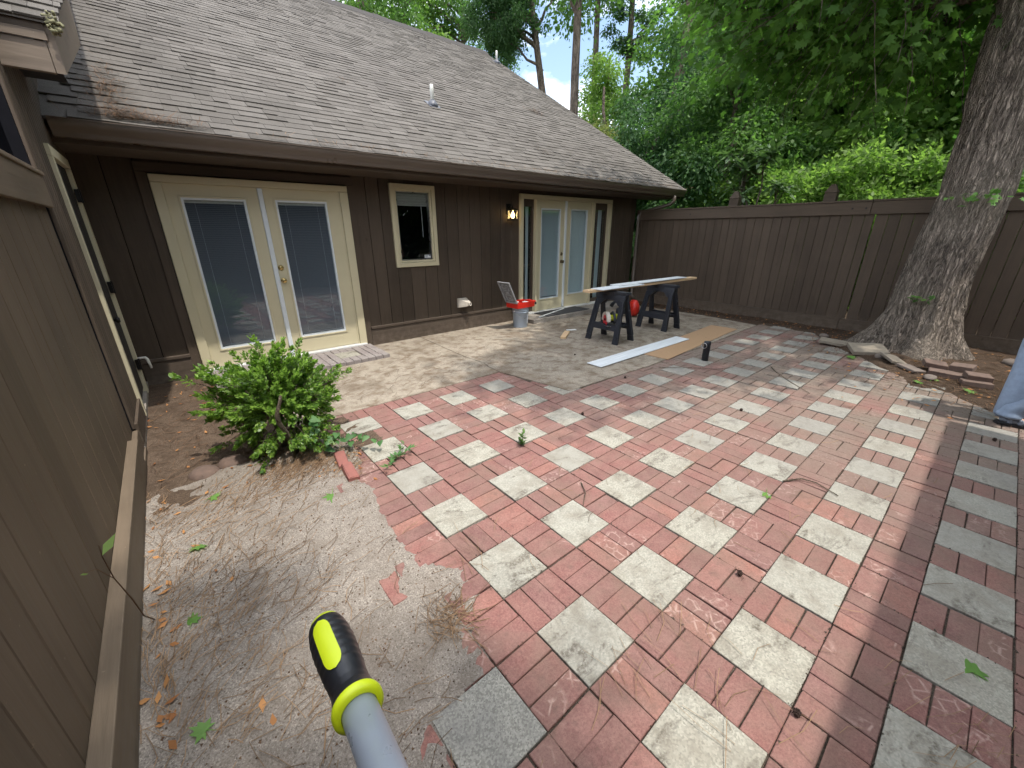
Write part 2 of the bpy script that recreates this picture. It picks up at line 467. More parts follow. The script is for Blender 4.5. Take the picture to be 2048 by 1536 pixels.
MT['leaf_light'] = m_leaf('light_leaf', (0.115, 0.205, 0.045), (0.205, 0.310, 0.085), 0.55)
MT['leaf_olive'] = m_leaf('olive_leaf', (0.085, 0.130, 0.045), (0.20, 0.21, 0.085), 0.5)
MT['leaf_bush'] = m_leaf('box_leaf', (0.060, 0.140, 0.022), (0.235, 0.370, 0.062), 0.38, 0.42, 0.5)
MT['leaf_loquat'] = m_leaf('loquat_leaf', (0.055, 0.110, 0.040), (0.110, 0.180, 0.070), 0.3, 0.45, 0.5)
MT['leaf_vine'] = m_leaf('vine_leaf', (0.06, 0.15, 0.05), (0.10, 0.21, 0.06), 0.35, 0.45)
MT['leaf_green_fallen'] = m_leaf('fallen_green_leaf', (0.09, 0.20, 0.04), (0.16, 0.30, 0.07), 0.3)
MT['leaf_dead'] = m_leaf('dead_leaf', (0.22, 0.085, 0.035), (0.50, 0.25, 0.10), 0.2, 0.8, 0.2)
MT['needle'] = m_leaf('pine_needle', (0.10, 0.062, 0.038), (0.30, 0.195, 0.115), 0.1, 0.8, 0.2)
MT['needle_dark'] = m_leaf('old_needle', (0.05, 0.030, 0.02), (0.17, 0.10, 0.06), 0.1, 0.8, 0.2)

# ------------------------------------------------------------------ mesh helpers
def link(o, parent=None):
    col.objects.link(o)
    if parent is not None:
        o.parent = parent
    return o

def mesh_np(name, V, F, smooth=False):
    V = np.asarray(V, dtype=np.float32); F = np.asarray(F, dtype=np.int32)
    me = bpy.data.meshes.new(name)
    k = F.shape[1]
    me.vertices.add(len(V)); me.vertices.foreach_set('co', V.ravel())
    me.loops.add(F.size); me.loops.foreach_set('vertex_index', F.ravel())
    me.polygons.add(len(F)); me.polygons.foreach_set('loop_start', np.arange(0, F.size, k, dtype=np.int32))
    if smooth:
        me.polygons.foreach_set('use_smooth', np.ones(len(F), dtype=bool))
    me.update(calc_edges=True)
    return me

def add(name, me, mat, parent=None, loc=None, rot=None, bevel=0.0, **props):
    if not me.materials:
        me.materials.append(MT[mat] if isinstance(mat, str) else mat)
    o = bpy.data.objects.new(name, me)
    link(o, parent)
    if loc is not None: o.location = loc
    if rot is not None: o.rotation_euler = rot
    if bevel:
        b = o.modifiers.new('bevel', 'BEVEL'); b.width = bevel; b.segments = 2; b.limit_method = 'ANGLE'; b.angle_limit = R(40)
    for k, v in props.items():
        o[k] = v
    return o

def empty(name, loc=(0, 0, 0), rot=(0, 0, 0), parent=None, **props):
    o = bpy.data.objects.new(name, None)
    o.empty_display_size = 0.1
    link(o, parent)
    o.location = loc; o.rotation_euler = rot
    for k, v in props.items():
        o[k] = v
    return o

class MB:
    def __init__(s):
        s.v = []; s.f = []
    def poly(s, pts):
        i = len(s.v); s.v += [tuple(p) for p in pts]; s.f.append(tuple(range(i, i + len(pts)))); return s
    def box(s, x0, x1, y0, y1, z0, z1):
        i = len(s.v)
        s.v += [(x, y, z) for z in (z0, z1) for y in (y0, y1) for x in (x0, x1)]
        for q in ((0, 2, 3, 1), (4, 5, 7, 6), (0, 1, 5, 4), (2, 6, 7, 3), (0, 4, 6, 2), (1, 3, 7, 5)):
            s.f.append(tuple(i + a for a in q))
        return s
    def hexa(s, p):
        """8 corners: bottom ring 4, top ring 4"""
        i = len(s.v); s.v += [tuple(q) for q in p]
        for q in ((3, 2, 1, 0), (4, 5, 6, 7), (0, 1, 5, 4), (1, 2, 6, 5), (2, 3, 7, 6), (3, 0, 4, 7)):
            s.f.append(tuple(i + a for a in q))
        return s
    def tube(s, pts, rad, n=10, cap=True):
        pts = [Vector(p) for p in pts]
        if not hasattr(rad, '__len__'): rad = [rad] * len(pts)
        base = len(s.v); prev = None
        for k, p in enumerate(pts):
            d = (pts[min(k + 1, len(pts) - 1)] - pts[max(k - 1, 0)]).normalized()
            if prev is None:
                a = d.orthogonal().normalized()
            else:
                a = (prev - d * prev.dot(d)).normalized()
            prev = a
            b = d.cross(a)
            for j in range(n):
                t = 2 * math.pi * j / n
                s.v.append(tuple(p + (a * math.cos(t) + b * math.sin(t)) * rad[k]))
        for k in range(len(pts) - 1):
            for j in range(n):
                a0 = base + k * n + j; a1 = base + k * n + (j + 1) % n
                s.f.append((a0, a1, a1 + n, a0 + n))
        if cap:
            s.f.append(tuple(base + j for j in reversed(range(n))))
            e = base + (len(pts) - 1) * n
            s.f.append(tuple(e + j for j in range(n)))
        return s
    def lathe(s, prof, n=24, center=(0, 0, 0), cap=True):
        base = len(s.v); cx, cy, cz = center
        for r, z in prof:
            for j in range(n):
                t = 2 * math.pi * j / n
                s.v.append((cx + r * math.cos(t), cy + r * math.sin(t), cz + z))
        for k in range(len(prof) - 1):
            for j in range(n):
                a0 = base + k * n + j; a1 = base + k * n + (j + 1) % n
                s.f.append((a0, a1, a1 + n, a0 + n))
        if cap:
            s.f.append(tuple(base + j for j in reversed(range(n))))
            e = base + (len(prof) - 1) * n
            s.f.append(tuple(e + j for j in range(n)))
        return s
    def prism(s, prof, axis, a0, a1):
        """extrude a 2-D profile along an axis: X -> (y,z), Y -> (x,z), Z -> (x,y)"""
        n = len(prof); i = len(s.v)
        for a in (a0, a1):
            for p in prof:
                s.v.append({'X': (a, p[0], p[1]), 'Y': (p[0], a, p[1]), 'Z': (p[0], p[1], a)}[axis])
        for j in range(n):
            k = (j + 1) % n
            s.f.append((i + j, i + k, i + n + k, i + n + j))
        s.f.append(tuple(i + j for j in reversed(range(n))))
        s.f.append(tuple(i + n + j for j in range(n)))
        return s
    def cbox(s, x0, x1, y0, y1, z0, z1, face='+z', c=0.003, jig=0.0):
        """box with the edges of one face chamfered and its back left open"""
        lo = [x0, y0, z0]; hi = [x1, y1, z1]
        ax = 'xyz'.index(face[1]); u, w = [a for a in range(3) if a != ax]
        top = hi[ax] if face[0] == '+' else lo[ax]
        bot = lo[ax] if face[0] == '+' else hi[ax]
        sh = top - c if face[0] == '+' else top + c
        i = len(s.v)
        def ring(h, ins):
            for a, b in ((lo[u] + ins, lo[w] + ins), (hi[u] - ins, lo[w] + ins), (hi[u] - ins, hi[w] - ins), (lo[u] + ins, hi[w] - ins)):
                q = [0, 0, 0]; q[ax] = h; q[u] = a + rng.uniform(-jig, jig); q[w] = b + rng.uniform(-jig, jig); s.v.append(tuple(q))
        ring(bot, 0); ring(sh, 0); ring(top, c)
        fl = (face[0] == '-') != (ax == 1)
        def fc(q):
            q = tuple(i + a for a in q); s.f.append(tuple(reversed(q)) if fl else q)
        for k in range(4):
            j = (k + 1) % 4
            fc((k, j, 4 + j, 4 + k)); fc((4 + k, 4 + j, 8 + j, 8 + k))
        fc((8, 9, 10, 11))
        return s
    def mesh(s, name='m', smooth=False):
        me = bpy.data.meshes.new(name)
        me.from_pydata(s.v, [], s.f)
        if smooth:
            me.polygons.foreach_set('use_smooth', [True] * len(me.polygons))
        me.update()
        return me
    def build(s, name, mat, parent=None, smooth=False, bevel=0.0, loc=None, rot=None, **props):
        return add(name, s.mesh(name, smooth), mat, parent, loc, rot, bevel, **props)

def auto_smooth(o, ang=35):
    me = o.data
    try:
        me.set_sharp_from_angle(angle=R(ang))
    except Exception:
        pass
    return o
# ------------------------------------------------------------------ ground
def fbm(x, y, s=1.0, z=0.0):
    return noise.fractal(Vector((x * s, y * s, z)), 0.8, 2.1, 4)

def interp(tab, v):
    """piecewise-linear table of (key, value), keys rising"""
    if v <= tab[0][0]: return tab[0][1]
    for (a, p), (b, q) in zip(tab, tab[1:]):
        if v <= b:
            return p + (q - p) * (v - a) / (b - a)
    return tab[-1][1]

add('ground', MB().poly([(-160, -160, -0.045), (200, -160, -0.045), (200, 200, -0.045), (-160, 200, -0.045)]).mesh('ground'), 'dirt', kind='structure')

# left edge of the paving (where sand has washed over it) and the edge of the bed under the tree
EDGE_L = [(-3.0, -1.10), (-1.0, -0.80), (-0.16, -0.57), (-0.03, -0.50), (0.0, -0.29), (0.13, -0.25), (0.29, -0.17), (0.36, -0.078), (0.52, -0.066),
          (0.67, -0.19), (0.9, -0.23), (1.22, -0.21), (1.52, -0.16), (1.75, -0.19), (1.9, -0.06), (2.2, -0.06), (2.71, -0.02), (2.9, 0.10)]
EDGE_R = [(-3.2, 4.55), (-1.38, 4.80), (-1.2, 5.10), (-0.885, 5.42), (-0.56, 5.45), (-0.42, 5.79), (-0.2, 5.98), (0.0, 6.35), (0.3, 6.66), (0.68, 7.14), (0.95, 7.55), (1.5, 7.62), (5.2, 7.62)]

def heightfield(name, x0, x1, y0, y1, step, fz, mat, **props):
    nx = int((x1 - x0) / step) + 1; ny = int((y1 - y0) / step) + 1
    V = []; zz = []
    for j in range(ny):
        for i in range(nx):
            x = x0 + i * step; y = y0 + j * step
            V.append((x, y, fz(x, y)))
    F = [(j * nx + i, j * nx + i + 1, (j + 1) * nx + i + 1, (j + 1) * nx + i) for j in range(ny - 1) for i in range(nx - 1)
         if min(V[j * nx + i][2], V[j * nx + i + 1][2], V[(j + 1) * nx + i + 1][2], V[(j + 1) * nx + i][2]) > -0.05]
    return add(name, mesh_np(name, V, F, True), mat, **props)

def z_sand(x, y):
    e = interp(EDGE_L, y) + 0.035 * fbm(x, y, 5.0) + 0.02 * fbm(x, y, 17.0, 3)
    top = 0.004 + 0.006 * fbm(x, y, 2.5) + 0.004 * fbm(x, y, 11.0)
    top += 0.03 * max(0.0, 1 - math.hypot(x + 0.45, y - 2.45) / 0.7)
    n = 2.42 + 0.10 * fbm(x, y, 2.0, 5)
    top -= max(0.0, (y - n)) * 0.30
    return max(top - max(0.0, x - e) * 0.55, -0.06)
heightfield('sandy_path', -1.36, 0.34, -2.6, 3.0, 0.028, z_sand, 'sand', kind='structure')

def z_dirt(x, y):
    e = 0.25 + 0.12 * fbm(x, y, 2.2, 9) + (0.0 if y < 2.95 else -0.55 if y < 4.3 else -0.2)
    z = 0.002 + 0.012 * fbm(x, y, 3.0, 2) + 0.006 * fbm(x, y, 13.0)
    z -= max(0.0, 2.18 + 0.10 * fbm(x, y, 2.0, 5) - y) * 0.25
    return max(z - max(0.0, x - e) * 0.5, -0.06)
heightfield('planting_soil', -1.37, 0.45, 1.9, 5.2, 0.03, z_dirt, 'dirt', kind='structure')

def z_bed(x, y):
    e = interp(EDGE_R, y) + 0.05 * fbm(x, y, 3.0) + 0.02 * fbm(x, y, 14.0, 2)
    r = math.hypot(x - 7.25, y + 0.36)
    z = 0.012 + 0.018 * fbm(x, y, 2.4, 4) + 0.010 * fbm(x, y, 12.0) + 0.07 * max(0.0, 1 - r / 1.3)
    return max(z - max(0.0, e - x) * 0.5, -0.06)
heightfield('tree_bed', 4.4, 8.35, -4.0, 5.2, 0.04, z_bed, 'mulch', kind='structure')

# concrete slab with its cut corner and a crack between the two pours
slab = empty('concrete_slab', kind='structure')
MB().prism([(-0.30, 5.22), (-0.30, 2.90), (2.06, 2.895), (2.085, 3.15), (2.13, 3.30), (2.10, 3.75), (2.16, 5.22)], 'Z', -0.09, 0.008).build('concrete_pour', 'slab', slab, bevel=0.006)
MB().prism([(2.165, 5.22), (2.108, 3.75), (2.138, 3.30), (2.093, 3.15), (2.075, 2.88), (2.27, 1.87), (3.7, 1.79), (5.4, 1.79), (7.45, 1.84), (7.62, 3.0), (7.6, 5.22)], 'Z', -0.09, 0.010).build('concrete_pour', 'slab', slab, bevel=0.006)

# ------------------------------------------------------------------ paving: square pavers in a brick lattice
SQ, PU, PV = 0.3048, 0.532, 0.5365
patio = add('patio_paving', MB().prism([(-1.3, -3.0), (4.9, -3.0), (7.7, 0.9), (7.7, 1.95), (2.35, 1.98), (2.2, 2.98), (-0.3, 2.98)], 'Z', -0.043, -0.0125).mesh('patio'), 'joint', kind='structure')

def in_slab(x, y):
    return (y > 2.87 and x < 2.1) or (x > 2.05 + (2.9 - y) * 0.19 and y > 1.80 + 0.01 * (x - 5))

def in_patio(x, y):
    return (not in_slab(x - 0.12, y - 0.10)) and x > interp(EDGE_L, y) - 0.22 and x < interp(EDGE_R, y) + 0.12 and y > -2.9

view = cam.matrix_world.inverted()
def to_px(p):
    q = view @ Vector(p)
    if q.z > -0.05: return None
    return (1024 + 798.2 * q.x / -q.z, 768 - 798.2 * q.y / -q.z, -q.z)
def seen_size(p, area):
    """about how large a small piece at p shows; 0 outside the frame"""
    q = to_px(p)
    if q is None or not (-60 < q[0] < 2108 and -60 < q[1] < 1596): return 0.0
    d = (Vector(p) - CAM); n = abs(d.normalized().z)
    return area * max(n, 0.05) / (q[2] * q[2])

pieces = []
for i in range(-4, 16):
    for j in range(-7, 6):
        X0 = i * PU; V0 = j * PV
        g = 0.0027
        def put(kind, u0, u1, v0, v1):
            x0, x1, y0, y1 = u0 + g, u1 - g, -v1 + g, -v0 - g
            cx, cy = (x0 + x1) / 2, (y0 + y1) / 2
            if not in_patio(cx, cy): return
            if kind == 'paver' and x0 < -0.1 and not (-0.35 < cy < 0.02): return
            
            pieces.append((kind, x0, x1, y0, y1))
        put('paver', X0, X0 + SQ, V0, V0 + SQ)
        for k in range(3):
            put('brick', X0 + SQ, X0 + PU, V0 + k * SQ / 3, V0 + (k + 1) * SQ / 3)
            put('brick', X0 + k * SQ / 3, X0 + (k + 1) * SQ / 3, V0 + SQ, V0 + PV)
        h = (PV - SQ) / 2
        put('brick', X0 + SQ, X0 + PU, V0 + SQ, V0 + SQ + h)
        put('brick', X0 + SQ, X0 + PU, V0 + SQ + h, V0 + PV)
bricks = sorted([p for p in pieces if p[0] == 'brick'], key=lambda p: -seen_size(((p[1] + p[2]) / 2, (p[3] + p[4]) / 2, 0), 1.0))
shapes = {}
def slab_piece(kind, w, d, c):
    key = (kind, round(w, 3), round(d, 3))
    if key not in shapes:
        shapes[key] = MB().cbox(-w / 2, w / 2, -d / 2, d / 2, -0.045, 0.0, '+z', c).mesh(kind)
    return shapes[key]
def sink(x, y):
    """old paving is uneven: it sags and lifts a little from place to place"""
    return 0.0045 * fbm(x, y, 1.3, 7)
for n, (kind, x0, x1, y0, y1) in enumerate([p for p in pieces if p[0] == 'paver'] + bricks[:300]):
    cx, cy = (x0 + x1) / 2, (y0 + y1) / 2
    mat = 'brick' if kind == 'brick' else 'paver'
    me = slab_piece(kind, x1 - x0, y1 - y0, 0.0028 if kind == 'brick' else 0.0022)
    if kind == 'paver' and cx < 0.0 and cy < 0.02 and cy > -0.4:
        me = me.copy(); me.materials.clear(); mat = 'paver_grey'
    tilt = 0.010 if kind == 'paver' else 0.016
    o = add(kind, me, mat, patio, (cx + rng.uniform(-0.002, 0.002), cy + rng.uniform(-0.002, 0.002), sink(cx, cy) + rng.uniform(-0.003, 0.004) + (0.004 if kind == 'paver' else 0)),
            (rng.uniform(-tilt, tilt), rng.uniform(-tilt, tilt), rng.uniform(-0.014, 0.014)))
mb = MB()
for kind, x0, x1, y0, y1 in bricks[300:]:
    z = sink((x0 + x1) / 2, (y0 + y1) / 2) + rng.uniform(-0.003, 0.002)
    mb.cbox(x0, x1, y0, y1, z - 0.04, z, '+z', 0.004, 0.0015)
mb.build('bricks_further_off', 'brick', patio, kind='stuff')

# ------------------------------------------------------------------ house
house = empty('brown_house', (3, 5.2, 0), label='brown board-sided house with a grey shingle roof and cream french doors', category='house')
def hp(o):
    """parent to the house while keeping world coordinates"""
    o.parent = house; o.matrix_parent_inverse = house.matrix_world.inverted(); return o
bpy.context.view_layer.update()
HINV = Matrix.Translation((-3, -5.2, 0))
def under(o, p, inv):
    o.parent = p; o.matrix_parent_inverse = inv; return o
YW = 5.20                                            # face of the boards
OPEN = [(-0.90, 1.34, -0.1, 2.36), (1.90, 2.59, 1.19, 2.32), (4.42, 7.12, -0.1, 2.31)]
X_W0, X_W1, Z_W1 = -1.40, 8.12, 2.56

wall = hp(empty('wall', (3, 5.2, 0)))
bpy.context.view_layer.update()
def wall_board(x0, x1, z0, z1):
    o = MB().cbox(x0 + 0.003, x1 - 0.003, YW, YW + 0.022, z0, z1, '-y', 0.005).build('board', 'siding')
    o.location.y += rng.uniform(-0.002, 0.002)
    under(o, wall, HINV)
cuts = {X_W0, X_W1}
for a, b, _, _ in OPEN: cuts |= {a, b}
cuts = sorted(cuts)
mbk = MB()
for a, b in zip(cuts, cuts[1:]):
    gaps = [(o[2], o[3]) for o in OPEN if o[0] <= a and b <= o[1]]
    zs = [(0.0, Z_W1)] if not gaps else [(z0, z1) for z0, z1 in ((0.0, gaps[0][0]), (gaps[0][1], Z_W1)) if z1 - z0 > 0.02]
    n = max(1, round((b - a) / 0.222)); xs = [a + (b - a) * k / n for k in range(n + 1)]
    for k in range(1, n): xs[k] += rng.uniform(-0.018, 0.018)
    for x0, x1 in zip(xs, xs[1:]):
        for z0, z1 in zs: wall_board(x0, x1, z0, z1)
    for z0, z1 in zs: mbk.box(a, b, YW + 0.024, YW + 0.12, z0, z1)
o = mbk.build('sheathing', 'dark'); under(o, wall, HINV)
# gable end wall and a black box painting the rooms' darkness behind the glass
for y in [YW + 0.03 + 0.2 * k for k in range(36)]:
    z1 = min(2.56 + (y - 4.42) * 0.6, 7.0)
    o = MB().cbox(X_W1 - 0.02, X_W1, y, y + 0.194, 0, z1 - 0.06, '+x', 0.004).build('board', 'siding'); under(o, wall, HINV)
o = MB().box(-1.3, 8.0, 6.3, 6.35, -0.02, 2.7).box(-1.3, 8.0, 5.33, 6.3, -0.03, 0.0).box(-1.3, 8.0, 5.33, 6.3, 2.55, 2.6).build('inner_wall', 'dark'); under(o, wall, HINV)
# skirting board with its ledge
for a, b in ((-1.36, -0.905), (1.345, 4.40), (7.14, 8.10)):
    o = MB().box(a, b, YW - 0.030, YW + 0.0, 0.0, 0.262).build('skirting_board', 'trim_x', bevel=0.004); under(o, wall, HINV)
    o = MB().box(a, b, YW - 0.045, YW + 0.0, 0.265, 0.305).build('skirting_ledge', 'trim_x', bevel=0.006); under(o, wall, HINV)
# brown casing round the openings
for a, b, z1 in ((-0.90, 1.34, 2.36),):
    for x0, x1 in ((a - 0.01, a + 0.085), (b - 0.085, b + 0.01)):
        o = MB().box(x0, x1, YW - 0.022, YW + 0.10, 0, z1 - 0.085).build('casing', 'siding', bevel=0.003); under(o, wall, HINV)
    o = MB().box(a - 0.01, b + 0.01, YW - 0.022, YW + 0.10, z1 - 0.083, z1 + 0.015).build('casing', 'trim_x', bevel=0.003); under(o, wall, HINV)

# ---- roof
TAN = 0.6009; PITCH = math.atan(TAN); CS, SN = math.cos(PITCH), math.sin(PITCH)
Y_E, Z_E, Y_R = 4.42, 2.575, 12.10
Z_R = Z_E + (Y_R - Y_E) * TAN
X_R0, X_R1 = -5.0, 8.93
roof = hp(MB().prism([(Y_E, Z_E - 0.03), (Y_E, Z_E - 0.006), (Y_R, Z_R - 0.006), (Y_R + 6.5, Z_R - 0.006 - 6.5 * TAN), (Y_R + 6.5, Z_R - 0.12 - 6.5 * TAN), (Y_R, Z_R - 0.13)], 'X', X_R0, X_R1).build('roof', 'shingle'))
roof.matrix_parent_inverse = HINV
def shingle_quad(mb, x0, x1, row, y_e=Y_E, z_e=Z_E, th=0.010, drop=0.0):
    ex = 0.1435
    s0 = row * ex - 0.012 - drop; s1 = (row + 1) * ex + 0.02
    sag = 0.006 * math.sin(x0 * 1.7 + row * 0.11) + 0.004 * math.sin(x0 * 5.1 + row)
    s0 += sag
    def P(x, s, h):
        return (x, y_e + s * CS - h * SN, z_e + s * SN + h * CS)
    g = 0.0012
    a, b = x0 + g, x1 - g
    mb.hexa([P(a, s0, 0.0), P(b, s0, 0.0), P(b, s1, -0.004), P(a, s1, -0.004), P(a, s0, th), P(b, s0, th), P(b, s1, 0.001), P(a, s1, 0.001)])
tabs = []
n_rows = int((Y_R - Y_E) / CS / 0.1435) + 1
for row in range(n_rows):
    x = -1.15 - rng.uniform(0, 0.3)
    while x < X_R1 - 0.02:
        w = rng.choice((0.13, 0.17, 0.2, 0.24, 0.28, 0.33)) * rng.uniform(0.9, 1.1)
        x1 = min(x + w, X_R1 + 0.012)
        if X_R1 - x1 < 0.06: x1 = X_R1 + 0.012
        tabs.append((x, x1, row, rng.choice((0.007, 0.008, 0.012, 0.015)), rng.choice((0, 0, 0, 0.004))))
        x = x1
def tab_key(t):
    xm = (t[0] + t[1]) / 2; s = t[2] * 0.1435
    p = Vector((xm, Y_E + s * CS, Z_E + s * SN))
    if t[0] < -0.9: return 0
    q = to_px(p)
    if q is None or q[0] < 60 or q[1] < -10: return 0
    n = Vector((0, -SN, CS)); d = p - CAM
    return abs(n.dot(d.normalized())) * (t[1] - t[0]) / (q[2] ** 2)
tabs.sort(key=lambda t: -tab_key(t))
for t in tabs[:300]:
    mb = MB(); shingle_quad(mb, *t[:3], th=t[3], drop=t[4])
    o = mb.build('shingle', 'shingle'); under(o, roof, Matrix.Identity(4))
mb = MB()
for t in tabs[300:]: shingle_quad(mb, *t[:3], th=t[3], drop=t[4])
o = mb.build('shingles_further_up', 'shingle', kind='stuff'); under(o, roof, Matrix.Identity(4))
mb = MB()
x = -1.3
while x < X_R1:
    h = 0.060 + rng.uniform(-0.006, 0.010)
    mb.prism([(Y_R - 0.16, Z_R - 0.16 * TAN + 0.012), (Y_R, Z_R + h + 0.012), (Y_R + 0.16, Z_R - 0.16 * TAN + 0.012), (Y_R, Z_R - 0.02)], 'X', x, min(x + 0.21, X_R1))
    x += 0.205
MT['ridge'] = m_plain('ridge_shingle', (0.05, 0.045, 0.042), 0.95, var=0.4, nscale=30, bump=0.4)
o = mb.build('ridge_cap', 'ridge'); under(o, roof, Matrix.Identity(4))
# fascia, soffit, gutter and downspout
def H(o):
    o.parent = house; o.matrix_parent_inverse = HINV; return o
H(MB().box(X_R0, X_R1 - 0.04, 4.525, 4.55, 2.395, 2.565).build('fascia', 'trim_x', bevel=0.003))
H(MB().box(X_R0, X_R1 - 0.05, 4.55, YW + 0.1, 2.40, 2.415).build('soffit', 'trim_x'))
MB_r = MB()
for k in (0,):
    MB_r.hexa([(X_R1 - 0.035, 4.55, 2.43), (X_R1 - 0.008, 4.55, 2.43), (X_R1 - 0.008, Y_R, Z_R - 0.22), (X_R1 - 0.035, Y_R, Z_R - 0.22), (X_R1 - 0.035, 4.45, 2.565), (X_R1 - 0.008, 4.45, 2.565), (X_R1 - 0.008, Y_R, Z_R - 0.03), (X_R1 - 0.035, Y_R, Z_R - 0.03)])
H(MB_r.build('rake_board', 'trim_x'))
gut = [(4.523, 2.545), (4.523, 2.432), (4.452, 2.430), (4.446, 2.436), (4.446, 2.458), (4.437, 2.476), (4.412, 2.500), (4.398, 2.520), (4.394, 2.535), (4.394, 2.556), (4.384, 2.558), (4.384, 2.566), (4.408, 2.566), (4.410, 2.535), (4.5, 2.53), (4.5, 2.545)]
g_o = H(MB().prism(gut, 'X', -1.35, X_R1 - 0.03).build('gutter', 'gutter'))
auto_smooth(g_o, 60)
for k in range(9):
    x = -0.6 + k * 1.12
    H(MB().box(x, x + 0.025, 4.386, 4.52, 2.560, 2.569).build('gutter_strap', 'gutter'))
H(MB().tube([(8.50, 4.46, 2.44), (8.50, 4.46, 2.33), (8.46, 4.52, 2.26), (8.36, 4.75, 2.19), (8.22, 5.10, 2.10), (8.19, 5.14, 2.0), (8.19, 5.14, 0.15), (8.19, 5.02, 0.06)], 0.042, 10).build('downspout', 'gutter', smooth=True))

# ---- french doors and window
def part(mb, name, mat, parent, inv, **kw):
    o = mb.build(name, mat, **kw); o.parent = parent; o.matrix_parent_inverse = inv; return o

def glazed_leaf(pa, inv, x0, x1, z0, z1, gx0, gx1, gz0, gz1, yf, blind, leaf_mat='cream'):
    """one door leaf: stiles and rails, moulding, vinyl inner frame, pane and what hangs behind it"""
    part(MB().box(x0, gx0, yf, yf + 0.045, z0, z1).box(gx1, x1, yf, yf + 0.045, z0, z1).box(gx0, gx1, yf, yf + 0.045, z0, gz0).box(gx0, gx1, yf, yf + 0.045, gz1, z1),
         'door_leaf', leaf_mat, pa, inv)
    m = 0.022
    part(MB().box(gx0 - m, gx0, yf - 0.010, yf, gz0 - m, gz1 + m).box(gx1, gx1 + m, yf - 0.010, yf, gz0 - m, gz1 + m).box(gx0, gx1, yf - 0.010, yf, gz0 - m, gz0).box(gx0, gx1, yf - 0.010, yf, gz1, gz1 + m),
         'moulding', leaf_mat, pa, inv, bevel=0.004)
    v = 0.022
    part(MB().box(gx0, gx0 + v, yf - 0.004, yf + 0.05, gz0, gz1).box(gx1 - v, gx1, yf - 0.004, yf + 0.05, gz0, gz1).box(gx0 + v, gx1 - v, yf - 0.004, yf + 0.05, gz0, gz0 + v).box(gx0 + v, gx1 - v, yf - 0.004, yf + 0.05, gz1 - v, gz1),
         'inner_frame', 'white_blue', pa, inv)
    part(MB().poly([(gx0 + v, yf + 0.014, gz0 + v), (gx1 - v, yf + 0.014, gz0 + v), (gx1 - v, yf + 0.014, gz1 - v), (gx0 + v, yf + 0.014, gz1 - v)]), 'pane', 'glass', pa, inv)
    yb = yf + 0.045
    if blind in ('slats', 'slats_pale'):
        mb = MB(); z = gz0 + v + 0.03
        while z < gz1 - v - 0.03:
            dz = 0.0093
            mb.poly([(gx0 + v, yb - 0.010, z - dz), (gx1 - v, yb - 0.010, z - dz), (gx1 - v, yb + 0.008, z + dz), (gx0 + v, yb + 0.008, z + dz)])
            z += 0.0205
        part(mb, 'blind_slats', 'blind' if blind == 'slats' else 'blind_pale', pa, inv, kind='stuff')
        part(MB().box(gx0 + v, gx1 - v, yb - 0.012, yb + 0.012, gz1 - v - 0.03, gz1 - v), 'blind_headrail', 'blind_white', pa, inv)
        part(MB().box(gx0 + v, gx1 - v, yb - 0.010, yb + 0.010, gz0 + v + 0.004, gz0 + v + 0.024), 'blind_bottom_rail', 'blind', pa, inv)
        for f in (0.17, 0.83):
            xx = gx0 + v + (gx1 - gx0 - 2 * v) * f
            part(MB().box(xx - 0.0012, xx + 0.0012, yb - 0.014, yb - 0.0125, gz0 + 0.05, gz1 - 0.05), 'blind_cord', 'cordw', pa, inv)
    elif blind == 'inner_door':
        part(MB().box(gx0 - 0.05, gx1 + 0.05, yb + 0.032, yb + 0.06, gz0 - 0.1, gz1 + 0.05), 'inner_door', 'blind_pale', pa, inv)
        for a, b in ((0.22, 0.46), (0.56, 0.95)):
            zz0 = gz0 + (gz1 - gz0) * a; zz1 = gz0 + (gz1 - gz0) * b
            mb = MB(); xa, xb = gx0 + 0.13, gx1 - 0.13
            for q in ((xa, xa + 0.02, zz0, zz1), (xb - 0.02, xb, zz0, zz1), (xa, xb, zz0, zz0 + 0.02), (xa, xb, zz1 - 0.02, zz1)):
                mb.box(q[0], q[1], yb + 0.024, yb + 0.0315, q[2], q[3])
            part(mb, 'inner_door_moulding', 'blind_pale', pa, inv, bevel=0.004)

def knob(pa, inv, x, z, yf, mat, r=0.028, dead=False):
    mb = MB()
    prof = [(r * 1.05, 0), (r * 1.05, 0.006), (r * 0.9, 0.010)] + ([(r * 0.75, 0.022), (r * 0.45, 0.026)] if dead else [(r * 0.42, 0.014), (r * 0.40, 0.03), (r * 0.8, 0.038), (r * 0.98, 0.05), (r * 0.85, 0.062), (r * 0.4, 0.068)])
    mb.lathe(prof, 20)
    o = mb.build('deadbolt' if dead else 'knob', mat, smooth=True)
    o.parent = pa; o.matrix_parent_inverse = inv
    o.location = (x, yf, z); o.rotation_euler = (R(90), 0, 0)

# near pair
d1 = empty('french_door', (0.22, 5.2, 0.08)); d1.parent = house; d1.matrix_parent_inverse = HINV
I1 = Matrix.Translation((-0.22, -5.2, -0.08))
part(MB().box(-0.812, -0.715, YW - 0.050, YW + 0.09, 0.06, 2.185).box(1.145, 1.252, YW - 0.050, YW + 0.09, 0.06, 2.185).box(-0.812, 1.252, YW - 0.050, YW + 0.09, 2.187, 2.262), 'frame', 'cream', d1, I1, bevel=0.006)
part(MB().box(-0.713, -0.700, YW - 0.02, YW + 0.09, 0.075, 2.185).box(1.125, 1.143, YW - 0.02, YW + 0.09, 0.075, 2.185).box(-0.70, 1.125, YW - 0.02, YW + 0.09, 2.172, 2.185), 'door_stop', 'cream', d1, I1)
YL = YW - 0.012
glazed_leaf(d1, I1, -0.700, 0.176, 0.085, 2.172, -0.585, 0.035, 0.300, 2.045, YL, 'slats')
